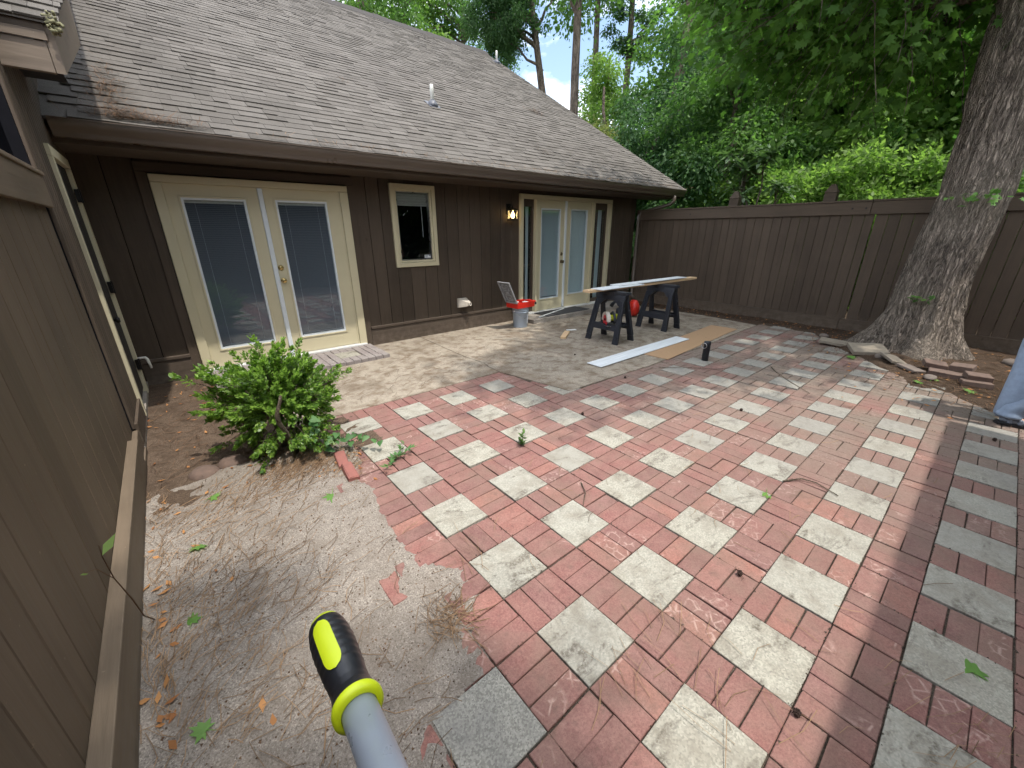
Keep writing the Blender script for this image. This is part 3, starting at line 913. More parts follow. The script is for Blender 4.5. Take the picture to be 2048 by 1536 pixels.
glazed_leaf(d1, I1, 0.226, 1.125, 0.085, 2.172, 0.352, 0.968, 0.305, 2.055, YL, 'slats')
part(MB().box(0.174, 0.228, YL - 0.028, YL + 0.03, 0.095, 2.178), 'astragal', 'white_blue', d1, I1, bevel=0.008)
part(MB().box(-0.80, 1.24, YW - 0.085, YW + 0.09, 0.035, 0.078), 'sill', 'sill', d1, I1, bevel=0.008)
part(MB().box(-0.80, 1.24, YW - 0.06, YW + 0.09, -0.02, 0.033), 'sill_riser', 'dark', d1, I1)
knob(d1, I1, 0.268, 1.245, YL, 'brass', 0.032, True)
knob(d1, I1, 0.272, 1.085, YL, 'brass', 0.031)
# far pair with side lights
d2 = empty('french_door', (5.75, 5.2, 0.1)); d2.parent = house; d2.matrix_parent_inverse = HINV
I2 = Matrix.Translation((-5.75, -5.2, -0.1))
part(MB().box(4.395, 4.475, YW - 0.05, YW + 0.09, 0.04, 2.25).box(7.055, 7.14, YW - 0.05, YW + 0.09, 0.04, 2.25).box(4.395, 7.14, YW - 0.05, YW + 0.09, 2.252, 2.33), 'frame', 'cream', d2, I2, bevel=0.006)
for xa, xb in ((4.80, 4.862), (6.475, 6.56)):
    part(MB().box(xa, xb, YW - 0.045, YW + 0.09, 0.06, 2.25), 'mullion', 'cream', d2, I2, bevel=0.006)
for a, b in ((4.477, 4.798), (6.562, 7.053)):
    part(MB().box(a, a + 0.05, YW + 0.03, YW + 0.07, 0.08, 2.25).box(b - 0.05, b, YW + 0.03, YW + 0.07, 0.08, 2.25).box(a + 0.05, b - 0.05, YW + 0.03, YW + 0.07, 0.08, 0.2).box(a + 0.05, b - 0.05, YW + 0.03, YW + 0.07, 2.12, 2.25), 'side_light_frame', 'siding', d2, I2)
    part(MB().poly([(a + 0.05, YW + 0.05, 0.2), (b - 0.05, YW + 0.05, 0.2), (b - 0.05, YW + 0.05, 2.12), (a + 0.05, YW + 0.05, 2.12)]), 'pane', 'glass', d2, I2)
    xm = a + (b - a) * 0.66
    part(MB().box(xm, b - 0.04, YW + 0.14, YW + 0.15, 0.1, 2.2), 'curtain', 'blind_pale', d2, I2)
glazed_leaf(d2, I2, 4.864, 5.630, 0.12, 2.248, 4.955, 5.510, 0.350, 2.10, YL, 'slats_pale')
glazed_leaf(d2, I2, 5.674, 6.473, 0.12, 2.248, 5.805, 6.345, 0.375, 2.105, YL, 'inner_door')
part(MB().box(5.628, 5.676, YL - 0.028, YL + 0.03, 0.13, 2.249), 'astragal', 'white_blue', d2, I2, bevel=0.006)
part(MB().box(4.41, 7.12, YW - 0.085, YW + 0.09, 0.08, 0.115), 'sill', 'sill', d2, I2, bevel=0.008)
part(MB().box(4.41, 7.12, YW - 0.05, YW + 0.09, 0.0, 0.079), 'sill_riser', 'stoop', d2, I2)
knob(d2, I2, 5.565, 1.235, YL, 'bronze', 0.034, True)
knob(d2, I2, 5.570, 1.085, YL, 'bronze', 0.034)
# window
wi = empty('window', (2.24, 5.2, 1.17)); wi.parent = house; wi.matrix_parent_inverse = HINV
IW = Matrix.Translation((-2.24, -5.2, -1.17))
def ring(x0, x1, z0, z1, t, y0, y1):
    return MB().box(x0, x0 + t, y0, y1, z0, z1).box(x1 - t, x1, y0, y1, z0, z1).box(x0 + t, x1 - t, y0, y1, z0, z0 + t).box(x0 + t, x1 - t, y0, y1, z1 - t, z1)
part(ring(1.872, 2.617, 1.160, 2.345, 0.062, YW - 0.038, YW + 0.06), 'frame', 'cream', wi, IW, bevel=0.005)
part(ring(1.936, 2.553, 1.224, 2.281, 0.034, YW - 0.018, YW + 0.055), 'sash', 'cream', wi, IW, bevel=0.004)
part(ring(1.972, 2.517, 1.260, 2.245, 0.012, YW - 0.002, YW + 0.05), 'glazing_bead', 'steel', wi, IW)
part(MB().poly([(1.984, YW + 0.02, 1.272), (2.505, YW + 0.02, 1.272), (2.505, YW + 0.02, 2.233), (1.984, YW + 0.02, 2.233)]), 'pane', 'glass', wi, IW)
mb = MB()
for k in range(14):
    z = 2.055 + k * 0.0125
    mb.box(1.985, 2.505, YW + 0.045, YW + 0.085, z + rng.uniform(-0.002, 0.002), z + 0.008)
part(mb, 'raised_blind', 'blind_white', wi, IW, kind='stuff')
part(MB().tube([(2.40, YW + 0.04, 2.05), (2.402, YW + 0.04, 1.60)], 0.004, 6), 'blind_wand', 'cordw', wi, IW)
part(MB().box(2.385, 2.495, YW + 0.012, YW + 0.0165, 1.282, 1.330), 'sticker', 'white', wi, IW)
part(MB().box(2.395, 2.455, YW + 0.0095, YW + 0.0115, 1.315, 1.321).box(2.395, 2.44, YW + 0.0095, YW + 0.0115, 1.303, 1.307).box(2.395, 2.45, YW + 0.0095, YW + 0.0115, 1.292, 1.296).box(2.465, 2.488, YW + 0.0095, YW + 0.0115, 1.306, 1.325), 'sticker_print', 'lead', wi, IW)

# ------------------------------------------------------------------ stoops
st = empty('door_stoop', (0.25, 4.8, 0), label='low stoop of grey brick edging with square pavers before the near french door', category='stoop')
IS = Matrix.Translation((-0.25, -4.8, 0))
part(MB().box(-0.74, 1.27, 4.42, 5.14, -0.04, 0.045), 'bed', 'joint', st, IS)
def stp(kind, x0, x1, y0, y1, mat, z=0.06):
    z += rng.uniform(-0.003, 0.003)
    part(MB().cbox(x0 + 0.003, x1 - 0.003, y0 + 0.003, y1 - 0.003, -0.02, z, '+z', 0.007, 0.002), kind, mat, st, IS)
x = -0.76
while x < 1.20:
    stp('brick', x, x + 0.102, 4.40, 4.515, 'stoop_brick'); x += 0.102
for k in range(6): stp('brick', 1.165, 1.285, 4.517 + k * 0.103, 4.517 + (k + 1) * 0.103, 'stoop_brick')
squares = [(-0.55, -0.25), (0.02, 0.32), (0.66, 0.96)]
for a, b in squares: stp('paver', a, b, 4.62, 4.92, 'paver')
x = -0.76
while x < 1.15:
    for y0, y1 in ((4.517, 4.72), (4.72, 4.92), (4.92, 5.115)):
        if any(x + 0.05 > a and x + 0.05 < b for a, b in squares) and y1 > 4.6 and y1 < 4.95:
            continue
        stp('brick', x, min(x + 0.102, 1.165), y0, y1, 'stoop_brick')
    if any(x + 0.05 > a and x + 0.05 < b for a, b in squares):
        stp('brick', x, x + 0.102, 4.517, 4.62, 'stoop_brick')
    x += 0.102
s2 = empty('door_stoop', (5.8, 4.9, 0), label='weathered flagstone step along the far french door', category='stoop')
I_2 = Matrix.Translation((-5.8, -4.9, 0))
part(MB().box(4.32, 7.32, 4.66, 5.16, -0.05, 0.070), 'base', 'stoop', s2, I_2, bevel=0.01)
x = 4.30
while x < 7.3:
    w = rng.choice((0.30, 0.36, 0.42, 0.5)); x1 = min(x + w, 7.33)
    yc = rng.uniform(4.84, 4.96)
    for y0, y1 in ((4.64, yc), (yc, 5.11)):
        part(MB().cbox(x + 0.004, x1 - 0.004, y0 + 0.004, y1 - 0.004, 0.0, 0.092 + rng.uniform(-0.004, 0.004), '+z', 0.010, 0.006), 'flagstone', 'stoop', s2, I_2)
    x = x1

# ------------------------------------------------------------------ fences
fr = empty('board_fence', (8.25, 1, 0), label='dark brown vertical board fence across the back behind the sawhorses and tree', category='fence')
IF = Matrix.Translation((-8.25, -1, 0))
y = 5.19
while y > -4.4:
    w = rng.uniform(0.145, 0.168)
    y1 = y - w
    if y > 0.70 > y1: y1 = 0.70
    gap = 0.0022 if abs(y1 - 0.70) > 0.01 else 0.010
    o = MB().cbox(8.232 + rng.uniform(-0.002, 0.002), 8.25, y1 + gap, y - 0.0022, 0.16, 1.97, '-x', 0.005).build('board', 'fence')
    o.parent = fr; o.matrix_parent_inverse = IF
    y = y1 - (0.008 if gap > 0.005 else 0)
for a, b in ((5.19, 0.776), (0.770, -4.4)):
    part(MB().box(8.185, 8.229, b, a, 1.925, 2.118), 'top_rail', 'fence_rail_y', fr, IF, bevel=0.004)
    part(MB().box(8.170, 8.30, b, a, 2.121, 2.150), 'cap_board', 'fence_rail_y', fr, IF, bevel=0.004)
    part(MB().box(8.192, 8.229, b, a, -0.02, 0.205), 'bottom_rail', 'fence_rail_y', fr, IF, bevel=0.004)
for yy in (3.03, 1.41, -1.6):
    part(MB().box(8.31, 8.45, yy - 0.09, yy + 0.09, 0, 2.285).hexa([(8.32, yy - 0.08, 2.285), (8.44, yy - 0.08, 2.285), (8.44, yy + 0.08, 2.285), (8.32, yy + 0.08, 2.285), (8.32, yy - 0.08, 2.30), (8.44, yy - 0.08, 2.30), (8.44, yy + 0.08, 2.30), (8.32, yy + 0.08, 2.30)]).hexa([(8.305, yy - 0.095, 2.30), (8.455, yy - 0.095, 2.30), (8.455, yy + 0.095, 2.30), (8.305, yy + 0.095, 2.30), (8.35, yy - 0.03, 2.43), (8.41, yy - 0.03, 2.43), (8.41, yy + 0.03, 2.43), (8.35, yy + 0.03, 2.43)]), 'post', 'fence_rail_y', fr, IF)
for yy in (3.85, 1.02, 0.84, -0.9):
    part(MB().lathe([(0.014, 0), (0.012, 0.004)], 10), 'bolt_head', 'black_metal', fr, IF, loc=(8.184, yy, 2.02), rot=(0, R(-90), 0))

fl = empty('board_fence', (-1.4, 0.5, 0), label='sunlit brown board fence with a ledge, close along the left side', category='fence')
IL = Matrix.Translation((1.4, -0.5, 0))
y = 3.21
while y > -3.2:
    w = rng.choice((0.14, 0.19, 0.2, 0.21, 0.24)); y1 = y - w
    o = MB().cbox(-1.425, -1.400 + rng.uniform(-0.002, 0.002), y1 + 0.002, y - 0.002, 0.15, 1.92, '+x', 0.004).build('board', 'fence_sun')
    o.parent = fl; o.matrix_parent_inverse = IL
    y = y1
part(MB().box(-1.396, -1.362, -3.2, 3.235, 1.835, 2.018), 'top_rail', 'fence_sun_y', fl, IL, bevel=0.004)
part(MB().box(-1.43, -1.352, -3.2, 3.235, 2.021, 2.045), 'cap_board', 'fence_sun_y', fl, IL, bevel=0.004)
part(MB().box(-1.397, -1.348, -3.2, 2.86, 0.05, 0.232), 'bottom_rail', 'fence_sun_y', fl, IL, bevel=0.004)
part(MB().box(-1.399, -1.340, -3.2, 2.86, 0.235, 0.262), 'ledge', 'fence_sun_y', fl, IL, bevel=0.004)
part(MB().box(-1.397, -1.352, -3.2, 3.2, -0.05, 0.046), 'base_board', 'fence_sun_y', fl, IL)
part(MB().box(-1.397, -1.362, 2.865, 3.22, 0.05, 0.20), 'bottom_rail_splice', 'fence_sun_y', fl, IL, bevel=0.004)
part(MB().box(-1.46, -1.43, -3.2, 3.2, 0.0, 1.9), 'back_panel', 'dark', fl, IL)

# ------------------------------------------------------------------ side wing on the left
wg = empty('side_wing', (-2.5, 4.2, 0), label='dark brown side wing at far left with a dark plank door in a cream frame', category='building')
IG = Matrix.Translation((2.5, -4.2, 0))
XS = -1.375
y = 3.25
while y < 5.18:
    w = 0.094; y1 = min(y + w, 5.19)
    ym = (y + y1) / 2
    z0 = 2.26 if 3.96 < ym < 4.86 else 0.20
    part(MB().cbox(XS - 0.02, XS, y + 0.003, y1 - 0.003, z0, 3.25 + (ym - 3.25) * 0.4, '+x', 0.006), 'board', 'siding', wg, IG)
    y = y1
part(MB().box(XS - 0.08, XS - 0.022, 3.25, 5.2, 0, 3.3), 'sheathing', 'dark', wg, IG)
part(MB().box(XS - 0.002, XS + 0.020, 3.24, 3.93, 0.06, 0.245), 'base_board', 'siding', wg, IG, bevel=0.003)
part(MB().box(XS - 0.02, XS + 0.015, 3.25, 5.19, -0.05, 0.055), 'footing', 'stoop', wg, IG)
wd = empty('plank_door', (XS, 4.4, 0.1)); wd.parent = wg; wd.matrix_parent_inverse = IG
ID = Matrix.Translation((-XS, -4.4, -0.1))
part(MB().box(XS - 0.05, XS + 0.026, 3.930, 4.005, 0.06, 2.225).box(XS - 0.05, XS + 0.026, 4.80, 4.885, 0.03, 2.225).box(XS - 0.05, XS + 0.026, 3.930, 4.885, 2.227, 2.305), 'frame', 'cream_old', wd, ID, bevel=0.004)
for k in range(6):
    a = 4.008 + k * 0.1315
    part(MB().cbox(XS - 0.035, XS - 0.004, a + 0.002, a + 0.1295, 0.10, 2.222, '+x', 0.004), 'plank', 'door_dark', wd, ID)
for z in (2.0, 1.17, 0.36):
    part(MB().box(XS + 0.004, XS + 0.034, 4.775, 4.815, z - 0.055, z + 0.055).tube([(XS + 0.036, 4.796, z - 0.06), (XS + 0.036, 4.796, z + 0.06)], 0.009, 8), 'hinge', 'black_metal', wd, ID)
part(MB().lathe([(0.026, 0), (0.026, 0.006), (0.011, 0.010), (0.011, 0.03), (0.024, 0.038), (0.028, 0.052), (0.02, 0.064)], 16), 'knob', 'black_metal', wd, ID, loc=(XS, 4.075, 0.95), rot=(0, R(90), 0), smooth=True)
part(MB().box(-4.5, XS - 0.03, 3.80, 3.84, 0, 2.79), 'front_wall', 'dark', wg, IG)  # near-black colour paints the deep shade of the recess
# its eave and roof, forward of and above the main roof
ZL = lambda yy: 2.945 + 0.6 * (yy - 3.40)
part(MB().box(-4.8, -1.143, 3.40, 3.44, 2.648, 2.815), 'fascia', 'eave', wg, IG, bevel=0.004)
part(MB().box(-4.8, -1.130, 3.386, 3.399, 2.817, 2.868), 'shingle_mould', 'eave', wg, IG, bevel=0.003)
part(MB().box(-4.8, -1.130, 3.392, 3.440, 2.870, 2.915), 'drip_board', 'siding', wg, IG)
part(MB().box(-4.8, -1.145, 3.44, 4.3, 2.795, 2.81), 'soffit', 'door_dark', wg, IG)  # dark door colour paints in the shade under the eave
def rk(y0, x0, x1, lo, hi):
    return [(x0, y0, ZL(y0) + lo), (x1, y0, ZL(y0) + lo)], [(x0, y0, ZL(y0) + hi), (x1, y0, ZL(y0) + hi)]
b0, t0 = rk(3.40, -1.14, -1.095, -0.295, -0.02); b1, t1 = rk(3.95, -1.04, -0.992, -0.295, -0.02)
part(MB().hexa([b0[0], b0[1], b1[1], b1[0], t0[0], t0[1], t1[1], t1[0]]), 'rake_tail', 'eave', wg, IG)
b2, t2 = rk(8.4, -1.04, -0.992, -0.16, -0.02)
b1, t1 = rk(3.952, -1.04, -0.992, -0.295, -0.02)
part(MB().hexa([b1[0], b1[1], b2[1], b2[0], t1[0], t1[1], t2[1], t2[0]]), 'rake_board', 'eave', wg, IG)
part(MB().hexa([(-1.2, 3.46, 2.815), (-1.16, 3.46, 2.815), (-1.16, 8.4, 4.9), (-1.2, 8.4, 4.9), (-1.2, 3.46, 2.9), (-1.16, 3.46, 2.9), (-1.16, 8.4, 5.85), (-1.2, 8.4, 5.85)]), 'cheek_wall', 'siding', wg, IG)
wr = MB().hexa([(-4.8, 3.375, ZL(3.375) - 0.022), (-1.05, 3.375, ZL(3.375) - 0.022), (-0.985, 8.4, ZL(8.4) - 0.022), (-4.8, 8.4, ZL(8.4) - 0.022), (-4.8, 3.375, ZL(3.375) - 0.004), (-1.05, 3.375, ZL(3.375) - 0.004), (-0.985, 8.4, ZL(8.4) - 0.004), (-4.8, 8.4, ZL(8.4) - 0.004)]).build('roof', 'shingle')
wr.parent = wg; wr.matrix_parent_inverse = IG
mb = MB()
for row in range(0, 30):
    x = -2.6 + rng.uniform(0, 0.2)
    xe = -1.055 + 0.075 * min(1, row / 5)
    while x < xe - 0.02:
        x1 = min(x + rng.choice((0.13, 0.2, 0.28)), xe)
        shingle_quad(mb, x, x1, row, 3.378, ZL(3.378), rng.choice((0.007, 0.012, 0.015))); x = x1
o = mb.build('shingles', 'shingle', kind='stuff'); o.parent = wr; o.matrix_parent_inverse = Matrix.Identity(4)
mb = MB()
for k in range(90):
    c = Vector((-1.082 + rng.gauss(0, 0.014), 3.375 + rng.gauss(0, 0.012), 2.925 + rng.gauss(-0.015, 0.022)))
    r = rng.uniform(0.007, 0.014)
    mb.lathe([(r * 0.5, -r * 0.8), (r, 0), (r * 0.6, r * 0.8)], 7, c)
mb.build('lichen_clump', 'moss', None, smooth=True, label='pale lichen clump on the corner of the left eave', category='lichen')

# ------------------------------------------------------------------ wing behind the viewpoint (its eave shades the right foreground)
ob = empty('opposite_wing', (0, -3, 0), label='brown wing behind the viewpoint whose eave shadow crosses the right foreground', category='building')
IO = Matrix.Translation((0, 3, 0))
y_eave = -0.945 - 2.62 * math.cos(R(SUN_EL)) / math.sin(R(SUN_EL))
part(MB().box(-7, 4.3, -6.2, y_eave - 0.75, -0.05, 2.60), 'wall', 'siding', ob, IO)
part(MB().hexa([(-7.2, y_eave, 2.50), (4.56, y_eave, 2.50), (4.56, -6.6, 4.6), (-7.2, -6.6, 4.6), (-7.2, y_eave, 2.62), (4.56, y_eave, 2.62), (4.56, -6.6, 4.8), (-7.2, -6.6, 4.8)]), 'roof', 'shingle', ob, IO)
# ------------------------------------------------------------------ foliage helpers
def rand_unit(n):
    v = nrg.normal(size=(n, 3)); return v / np.linalg.norm(v, axis=1)[:, None]

def leaf_quads(P, D, N, L, W):
    """diamond leaves: base P, direction D, normal N, length L, width W -> folded pair of triangles as one quad"""
    S = np.cross(D, N); S /= (np.linalg.norm(S, axis=1)[:, None] + 1e-9)
    L = np.asarray(L)[:, None]; W = np.asarray(W)[:, None]
    a = P; b = P + D * L * 0.45 + S * W * 0.5 - N * W * 0.08; c = P + D * L; d = P + D * L * 0.45 - S * W * 0.5 - N * W * 0.08
    V = np.stack([a, b, c, d], 1).reshape(-1, 3)
    F = np.arange(len(V)).reshape(-1, 4)
    return V, F

def crown_mesh(name, radii, nclump, per, lsize, droop=0.2, clump=0.30, shell=0.55, hang=0.0):
    """a crown of leaf clumps spread through an uneven volume"""
    radii = np.array(radii, float)
    u = rand_unit(nclump); rr = (shell + (1 - shell) * nrg.random(nclump)) ** 0.8
    lump = 1 + 0.22 * np.sin(u[:, 0] * 5 + 1.3) * np.cos(u[:, 1] * 4) + 0.15 * nrg.normal(size=nclump)
    C = u * radii * (rr * lump)[:, None]
    cr = clump * radii.mean() * nrg.uniform(0.6, 1.4, nclump)
    P = []; cen = []
    for k in range(nclump):
        m = int(per * (cr[k] / (clump * radii.mean())) ** 1.6)
        q = nrg.normal(size=(m, 3)) * np.array([1, 1, 0.55]) * cr[k] * 0.5
        q[:, 2] -= np.hypot(q[:, 0], q[:, 1]) * droop
        if hang: q[:, 2] -= nrg.random(m) ** 2 * hang
        P.append(C[k] + q); cen.append(q)
    P = np.concatenate(P); Q = np.concatenate(cen)
    n = len(P)
    D = Q / (np.linalg.norm(Q, axis=1)[:, None] + 1e-6) + rand_unit(n) * 0.9; D[:, 2] -= droop
    D /= np.linalg.norm(D, axis=1)[:, None]
    N = rand_unit(n) * 0.75 + np.array([0, 0, 0.8]); N -= D * (N * D).sum(1)[:, None]; N /= np.linalg.norm(N, axis=1)[:, None] + 1e-9
    L = lsize * nrg.uniform(0.6, 1.35, n)
    V, F = leaf_quads(P, D, N, L, L * nrg.uniform(0.45, 0.7, n))
    return mesh_np(name, V, F), C

def limb(mb, a, b, r0, r1, sag=0.0, n=6, segs=5, wob=0.06):
    a = Vector(a); b = Vector(b); ln = (b - a).length
    pts = []
    for k in range(segs + 1):
        t = k / segs
        p = a.lerp(b, t) + Vector((rng.gauss(0, wob), rng.gauss(0, wob), rng.gauss(0, wob * 0.6))) * ln * 0.35 * math.sin(math.pi * t)
        p.z += sag * math.sin(math.pi * t)
        pts.append(p)
    mb.tube(pts, [r0 + (r1 - r0) * k / segs for k in range(segs + 1)], n, False)
    return pts

# ------------------------------------------------------------------ the big maple
mp = empty('maple_tree', (7.27, -0.36, 0), label='large maple with furrowed grey bark rising in front of the back fence', category='tree')
IM = Matrix.Translation((-7.27, 0.36, 0))
def trunk_geo():
    nz, na = 120, 132
    V = []; prof = [(-0.12, 0.80), (0.0, 0.66), (0.12, 0.55), (0.3, 0.455), (0.55, 0.395), (1.0, 0.352), (1.6, 0.335), (2.2, 0.325), (3.0, 0.325), (3.6, 0.36), (4.2, 0.33), (5.4, 0.25), (7.0, 0.17), (9.0, 0.06)]
    cyt = [(0, 0.08), (0.5, 0.05), (1.0, 0.045), (2.1, -0.03), (3.5, -0.01), (9, 0.25)]
    for k in range(nz):
        t = k / (nz - 1); z = -0.12 + 9.1 * t ** 1.7
        r = interp(prof, z); cy = interp(cyt, z)
        for j in range(na):
            a = 2 * math.pi * j / na
            fl = max(0.0, 1 - z / 0.75)
            lob = 1 + fl ** 1.6 * (0.16 * math.cos(3 * a + 0.6) + 0.13 * math.cos(5 * a + 2.0) + 0.10 * math.cos(7 * a))
            bx, by = math.cos(a), math.sin(a)
            tw = a + 0.12 * math.sin(z * 1.3)
            q = Vector((math.cos(tw) * 4.6, math.sin(tw) * 4.6, z * 1.1))
            fur = abs(noise.fractal(q * 1.15, 0.9, 2.0, 3)) ; fur2 = noise.fractal(Vector((bx * 3, by * 3, z * 2.0)), 0.8, 2, 3)
            rr = r * lob + 0.050 * min(fur, 0.7) - 0.012 + 0.012 * fur2
            V.append((bx * rr, by * rr + cy, z))
    F = [(k * na + j, k * na + (j + 1) % na, (k + 1) * na + (j + 1) % na, (k + 1) * na + j) for k in range(nz - 1) for j in range(na)]
    return mesh_np('trunk', V, F, True)
add('trunk', trunk_geo(), 'bark', mp)

def maple_leaf_shape():
    pts = []
    for a, r in ((-90, 0.12), (-40, 0.50), (-18, 0.30), (8, 0.62), (30, 0.34), (62, 0.62), (75, 0.42), (90, 0.78)):
        pts.append((r * math.cos(R(a)), r * math.sin(R(a))))
    full = pts + [(-x, y) for x, y in reversed(pts[1:-1])]
    return np.array(full)
ML = maple_leaf_shape()
HL = np.array([(0.0, -0.05), (0.22, -0.16), (0.36, -0.02), (0.30, 0.22), (0.15, 0.52), (0.0, 0.80), (-0.15, 0.52), (-0.30, 0.22), (-0.36, -0.02), (-0.22, -0.16)])
def maple_leaves(P, D, N, L, ML=ML):
    """lobed leaves; P base, D tip direction, N normal, L size"""
    n = len(P); S = np.cross(D, N); S /= np.linalg.norm(S, axis=1)[:, None] + 1e-9
    k = len(ML)
    curl = (np.abs(ML[:, 0]) ** 1.5) * 0.28
    V = P[:, None, :] + (D[:, None, :] * (ML[None, :, 1, None] + 0.12) + S[:, None, :] * ML[None, :, 0, None] - N[:, None, :] * curl[None, :, None]) * L[:, None, None]
    C = P + D * (L * 0.2)[:, None]
    V = np.concatenate([V, C[:, None, :]], 1)
    i = np.arange(n)[:, None] * (k + 1)
    tri = np.array([(j, (j + 1) % k, k) for j in range(k)])
    F = (i[:, :, None] + tri[None]).reshape(-1, 3)
    return V.reshape(-1, 3), F

def maple_crown():
    twigs = MB(); P = []; D = []; N = []; Ls = []
    cen = np.array([6.85, 0.25, 5.95]); rad = np.array([3.6, 3.8, 3.15])
    forks = [Vector((7.25, -0.35, 3.5)), Vector((7.2, -0.3, 4.3)), Vector((7.3, -0.25, 5.2)), Vector((7.3, -0.2, 6.2)), Vector((7.35, -0.15, 7.2))]
    limbs = []
    for k in range(30):
        u = rand_unit(1)[0]; u[2] = -abs(u[2]) * 0.75 if k % 3 else abs(u[2])
        e = Vector(cen + u * rad * 0.78)
        s = min(forks, key=lambda f: (f - e).length + abs(f.z - e.z) * 0.3)
        limbs.append(limb(twigs, s, e, 0.085, 0.018, -0.1, 6, 7))
    hi_c, hi_r = np.array([3.5, -0.55, 8.3]), np.array([2.2, 1.7, 1.1])  # high out-of-view lobe added to shade the middle of the paving
    for k in range(7):
        limbs.append(limb(twigs, forks[3], Vector(hi_c + rand_unit(1)[0] * hi_r * 0.6), 0.07, 0.015, 0.3, 6, 8))
    nodes = [p for l in limbs for p in l[2:]]
    for k in range(2250):
        u = rand_unit(1)[0]; rr = (0.45 + 0.55 * rng.random())
        if k < 1200: u[2] = -abs(u[2])
        e = Vector(cen + u * rad * rr)
        if k >= 2030: e = Vector(hi_c + rand_unit(1)[0] * hi_r * rng.random() ** 0.5)
        if e.z < 2.75 + 0.25 * rng.random(): e.z = 2.75 + 0.9 * rng.random()
        if k < 2030 and e.x < 7.2 and e.y < 0.40 and e.z < 5.2: continue
        if k < 2030 and e.y + 0.364 * e.z < -0.10 + 0.45 * rng.random(): continue  # crown trimmed so sun reaches the trunk and front paving
        s = min(rng.sample(nodes, 40), key=lambda f: (f - e).length)
        d = e - s
        if d.length > 1.9: s = e - d.normalized() * 1.9
        pts = limb(twigs, s, e, 0.011, 0.003, 0.12, 3, 4, 0.10)
        m = rng.randint(13, 21)
        base = nrg.random(m) ** 0.7
        dn = np.array(d.normalized())
        for t in base:
            q = Vector(pts[0]).lerp(Vector(pts[-1]), 0.15 + 0.85 * t)
            off = np.array([rng.gauss(0, 0.16), rng.gauss(0, 0.16), rng.gauss(-0.05, 0.07)])
            P.append(np.array(q) + off)
            dd = off / (np.linalg.norm(off) + 1e-6) + dn * 0.6 + np.array([0, 0, -0.55]) + nrg.normal(size=3) * 0.25
            D.append(dd / np.linalg.norm(dd))
            nn = np.array([0, 0, 1.0]) + nrg.normal(size=3) * 0.42
            N.append(nn)
            Ls.append(rng.uniform(0.075, 0.145))
    P = np.array(P); D = np.array(D); N = np.array(N); Ls = np.array(Ls)
    N -= D * (N * D).sum(1)[:, None]; N /= np.linalg.norm(N, axis=1)[:, None] + 1e-9
    return twigs, maple_leaves(P, D, N, Ls)
rng.seed(101); nrg = np.random.default_rng(102)
tw, (V, F) = maple_crown()
o = tw.build('limbs', 'bark_far', smooth=True); o.parent = mp; o.matrix_parent_inverse = IM
o = add('crown', mesh_np('crown', V, F), 'leaf_maple'); o.parent = mp; o.matrix_parent_inverse = IM
# sprouts on the trunk
for (x, y, z, m, s) in ((6.88, -0.48, 2.05, 26, 0.13), (6.86, -0.30, 0.82, 12, 0.07)):
    P = np.array([[x + rng.gauss(-0.03, 0.03), y + rng.gauss(0, s), z + rng.gauss(0, s * 0.4)] for _ in range(m)])
    D = rand_unit(m) + np.array([-0.6, 0, -0.2]); D /= np.linalg.norm(D, axis=1)[:, None]
    N = rand_unit(m) * 0.4 + np.array([-0.3, 0, 1.0]); N -= D * (N * D).sum(1)[:, None]; N /= np.linalg.norm(N, axis=1)[:, None]
    V, F = maple_leaves(P, D, N, nrg.uniform(0.05, 0.10, m))
    o = add('trunk_sprout', mesh_np('sprout', V, F), 'leaf_green_fallen' if z > 1 else 'leaf_mid'); o.parent = mp; o.matrix_parent_inverse = IM

rng.seed(203); nrg = np.random.default_rng(204)
# ------------------------------------------------------------------ trees beyond the fence and the house
CV = {}
def variant(key, *a, **k):
    if key not in CV: CV[key] = crown_mesh('crown_' + key, *a, **k)
    return CV[key]
variant('broad', (2.7, 2.7, 2.9), 80, 480, 0.135, 0.25, 0.26)
variant('tall', (1.9, 1.9, 3.6), 70, 430, 0.13, 0.35, 0.26)
variant('airy', (2.6, 2.6, 3.0), 32, 230, 0.15, 0.3, 0.22, 0.4)
variant('weep', (2.3, 2.3, 2.8), 70, 430, 0.13, 0.5, 0.22, 0.35, 0.9)
variant('sparse', (2.2, 2.2, 1.6), 13, 300, 0.16, 0.3, 0.22, 0.4)
variant('shrub', (1.5, 1.5, 1.25), 64, 420, 0.085, 0.15, 0.24)
MESHES = {}
def crown_copy(key, mat):
    k = (key, mat)
    if k not in MESHES:
        me = CV[key][0].copy(); me.materials.clear(); me.materials.append(MT[mat]); MESHES[k] = me
    return MESHES[k]

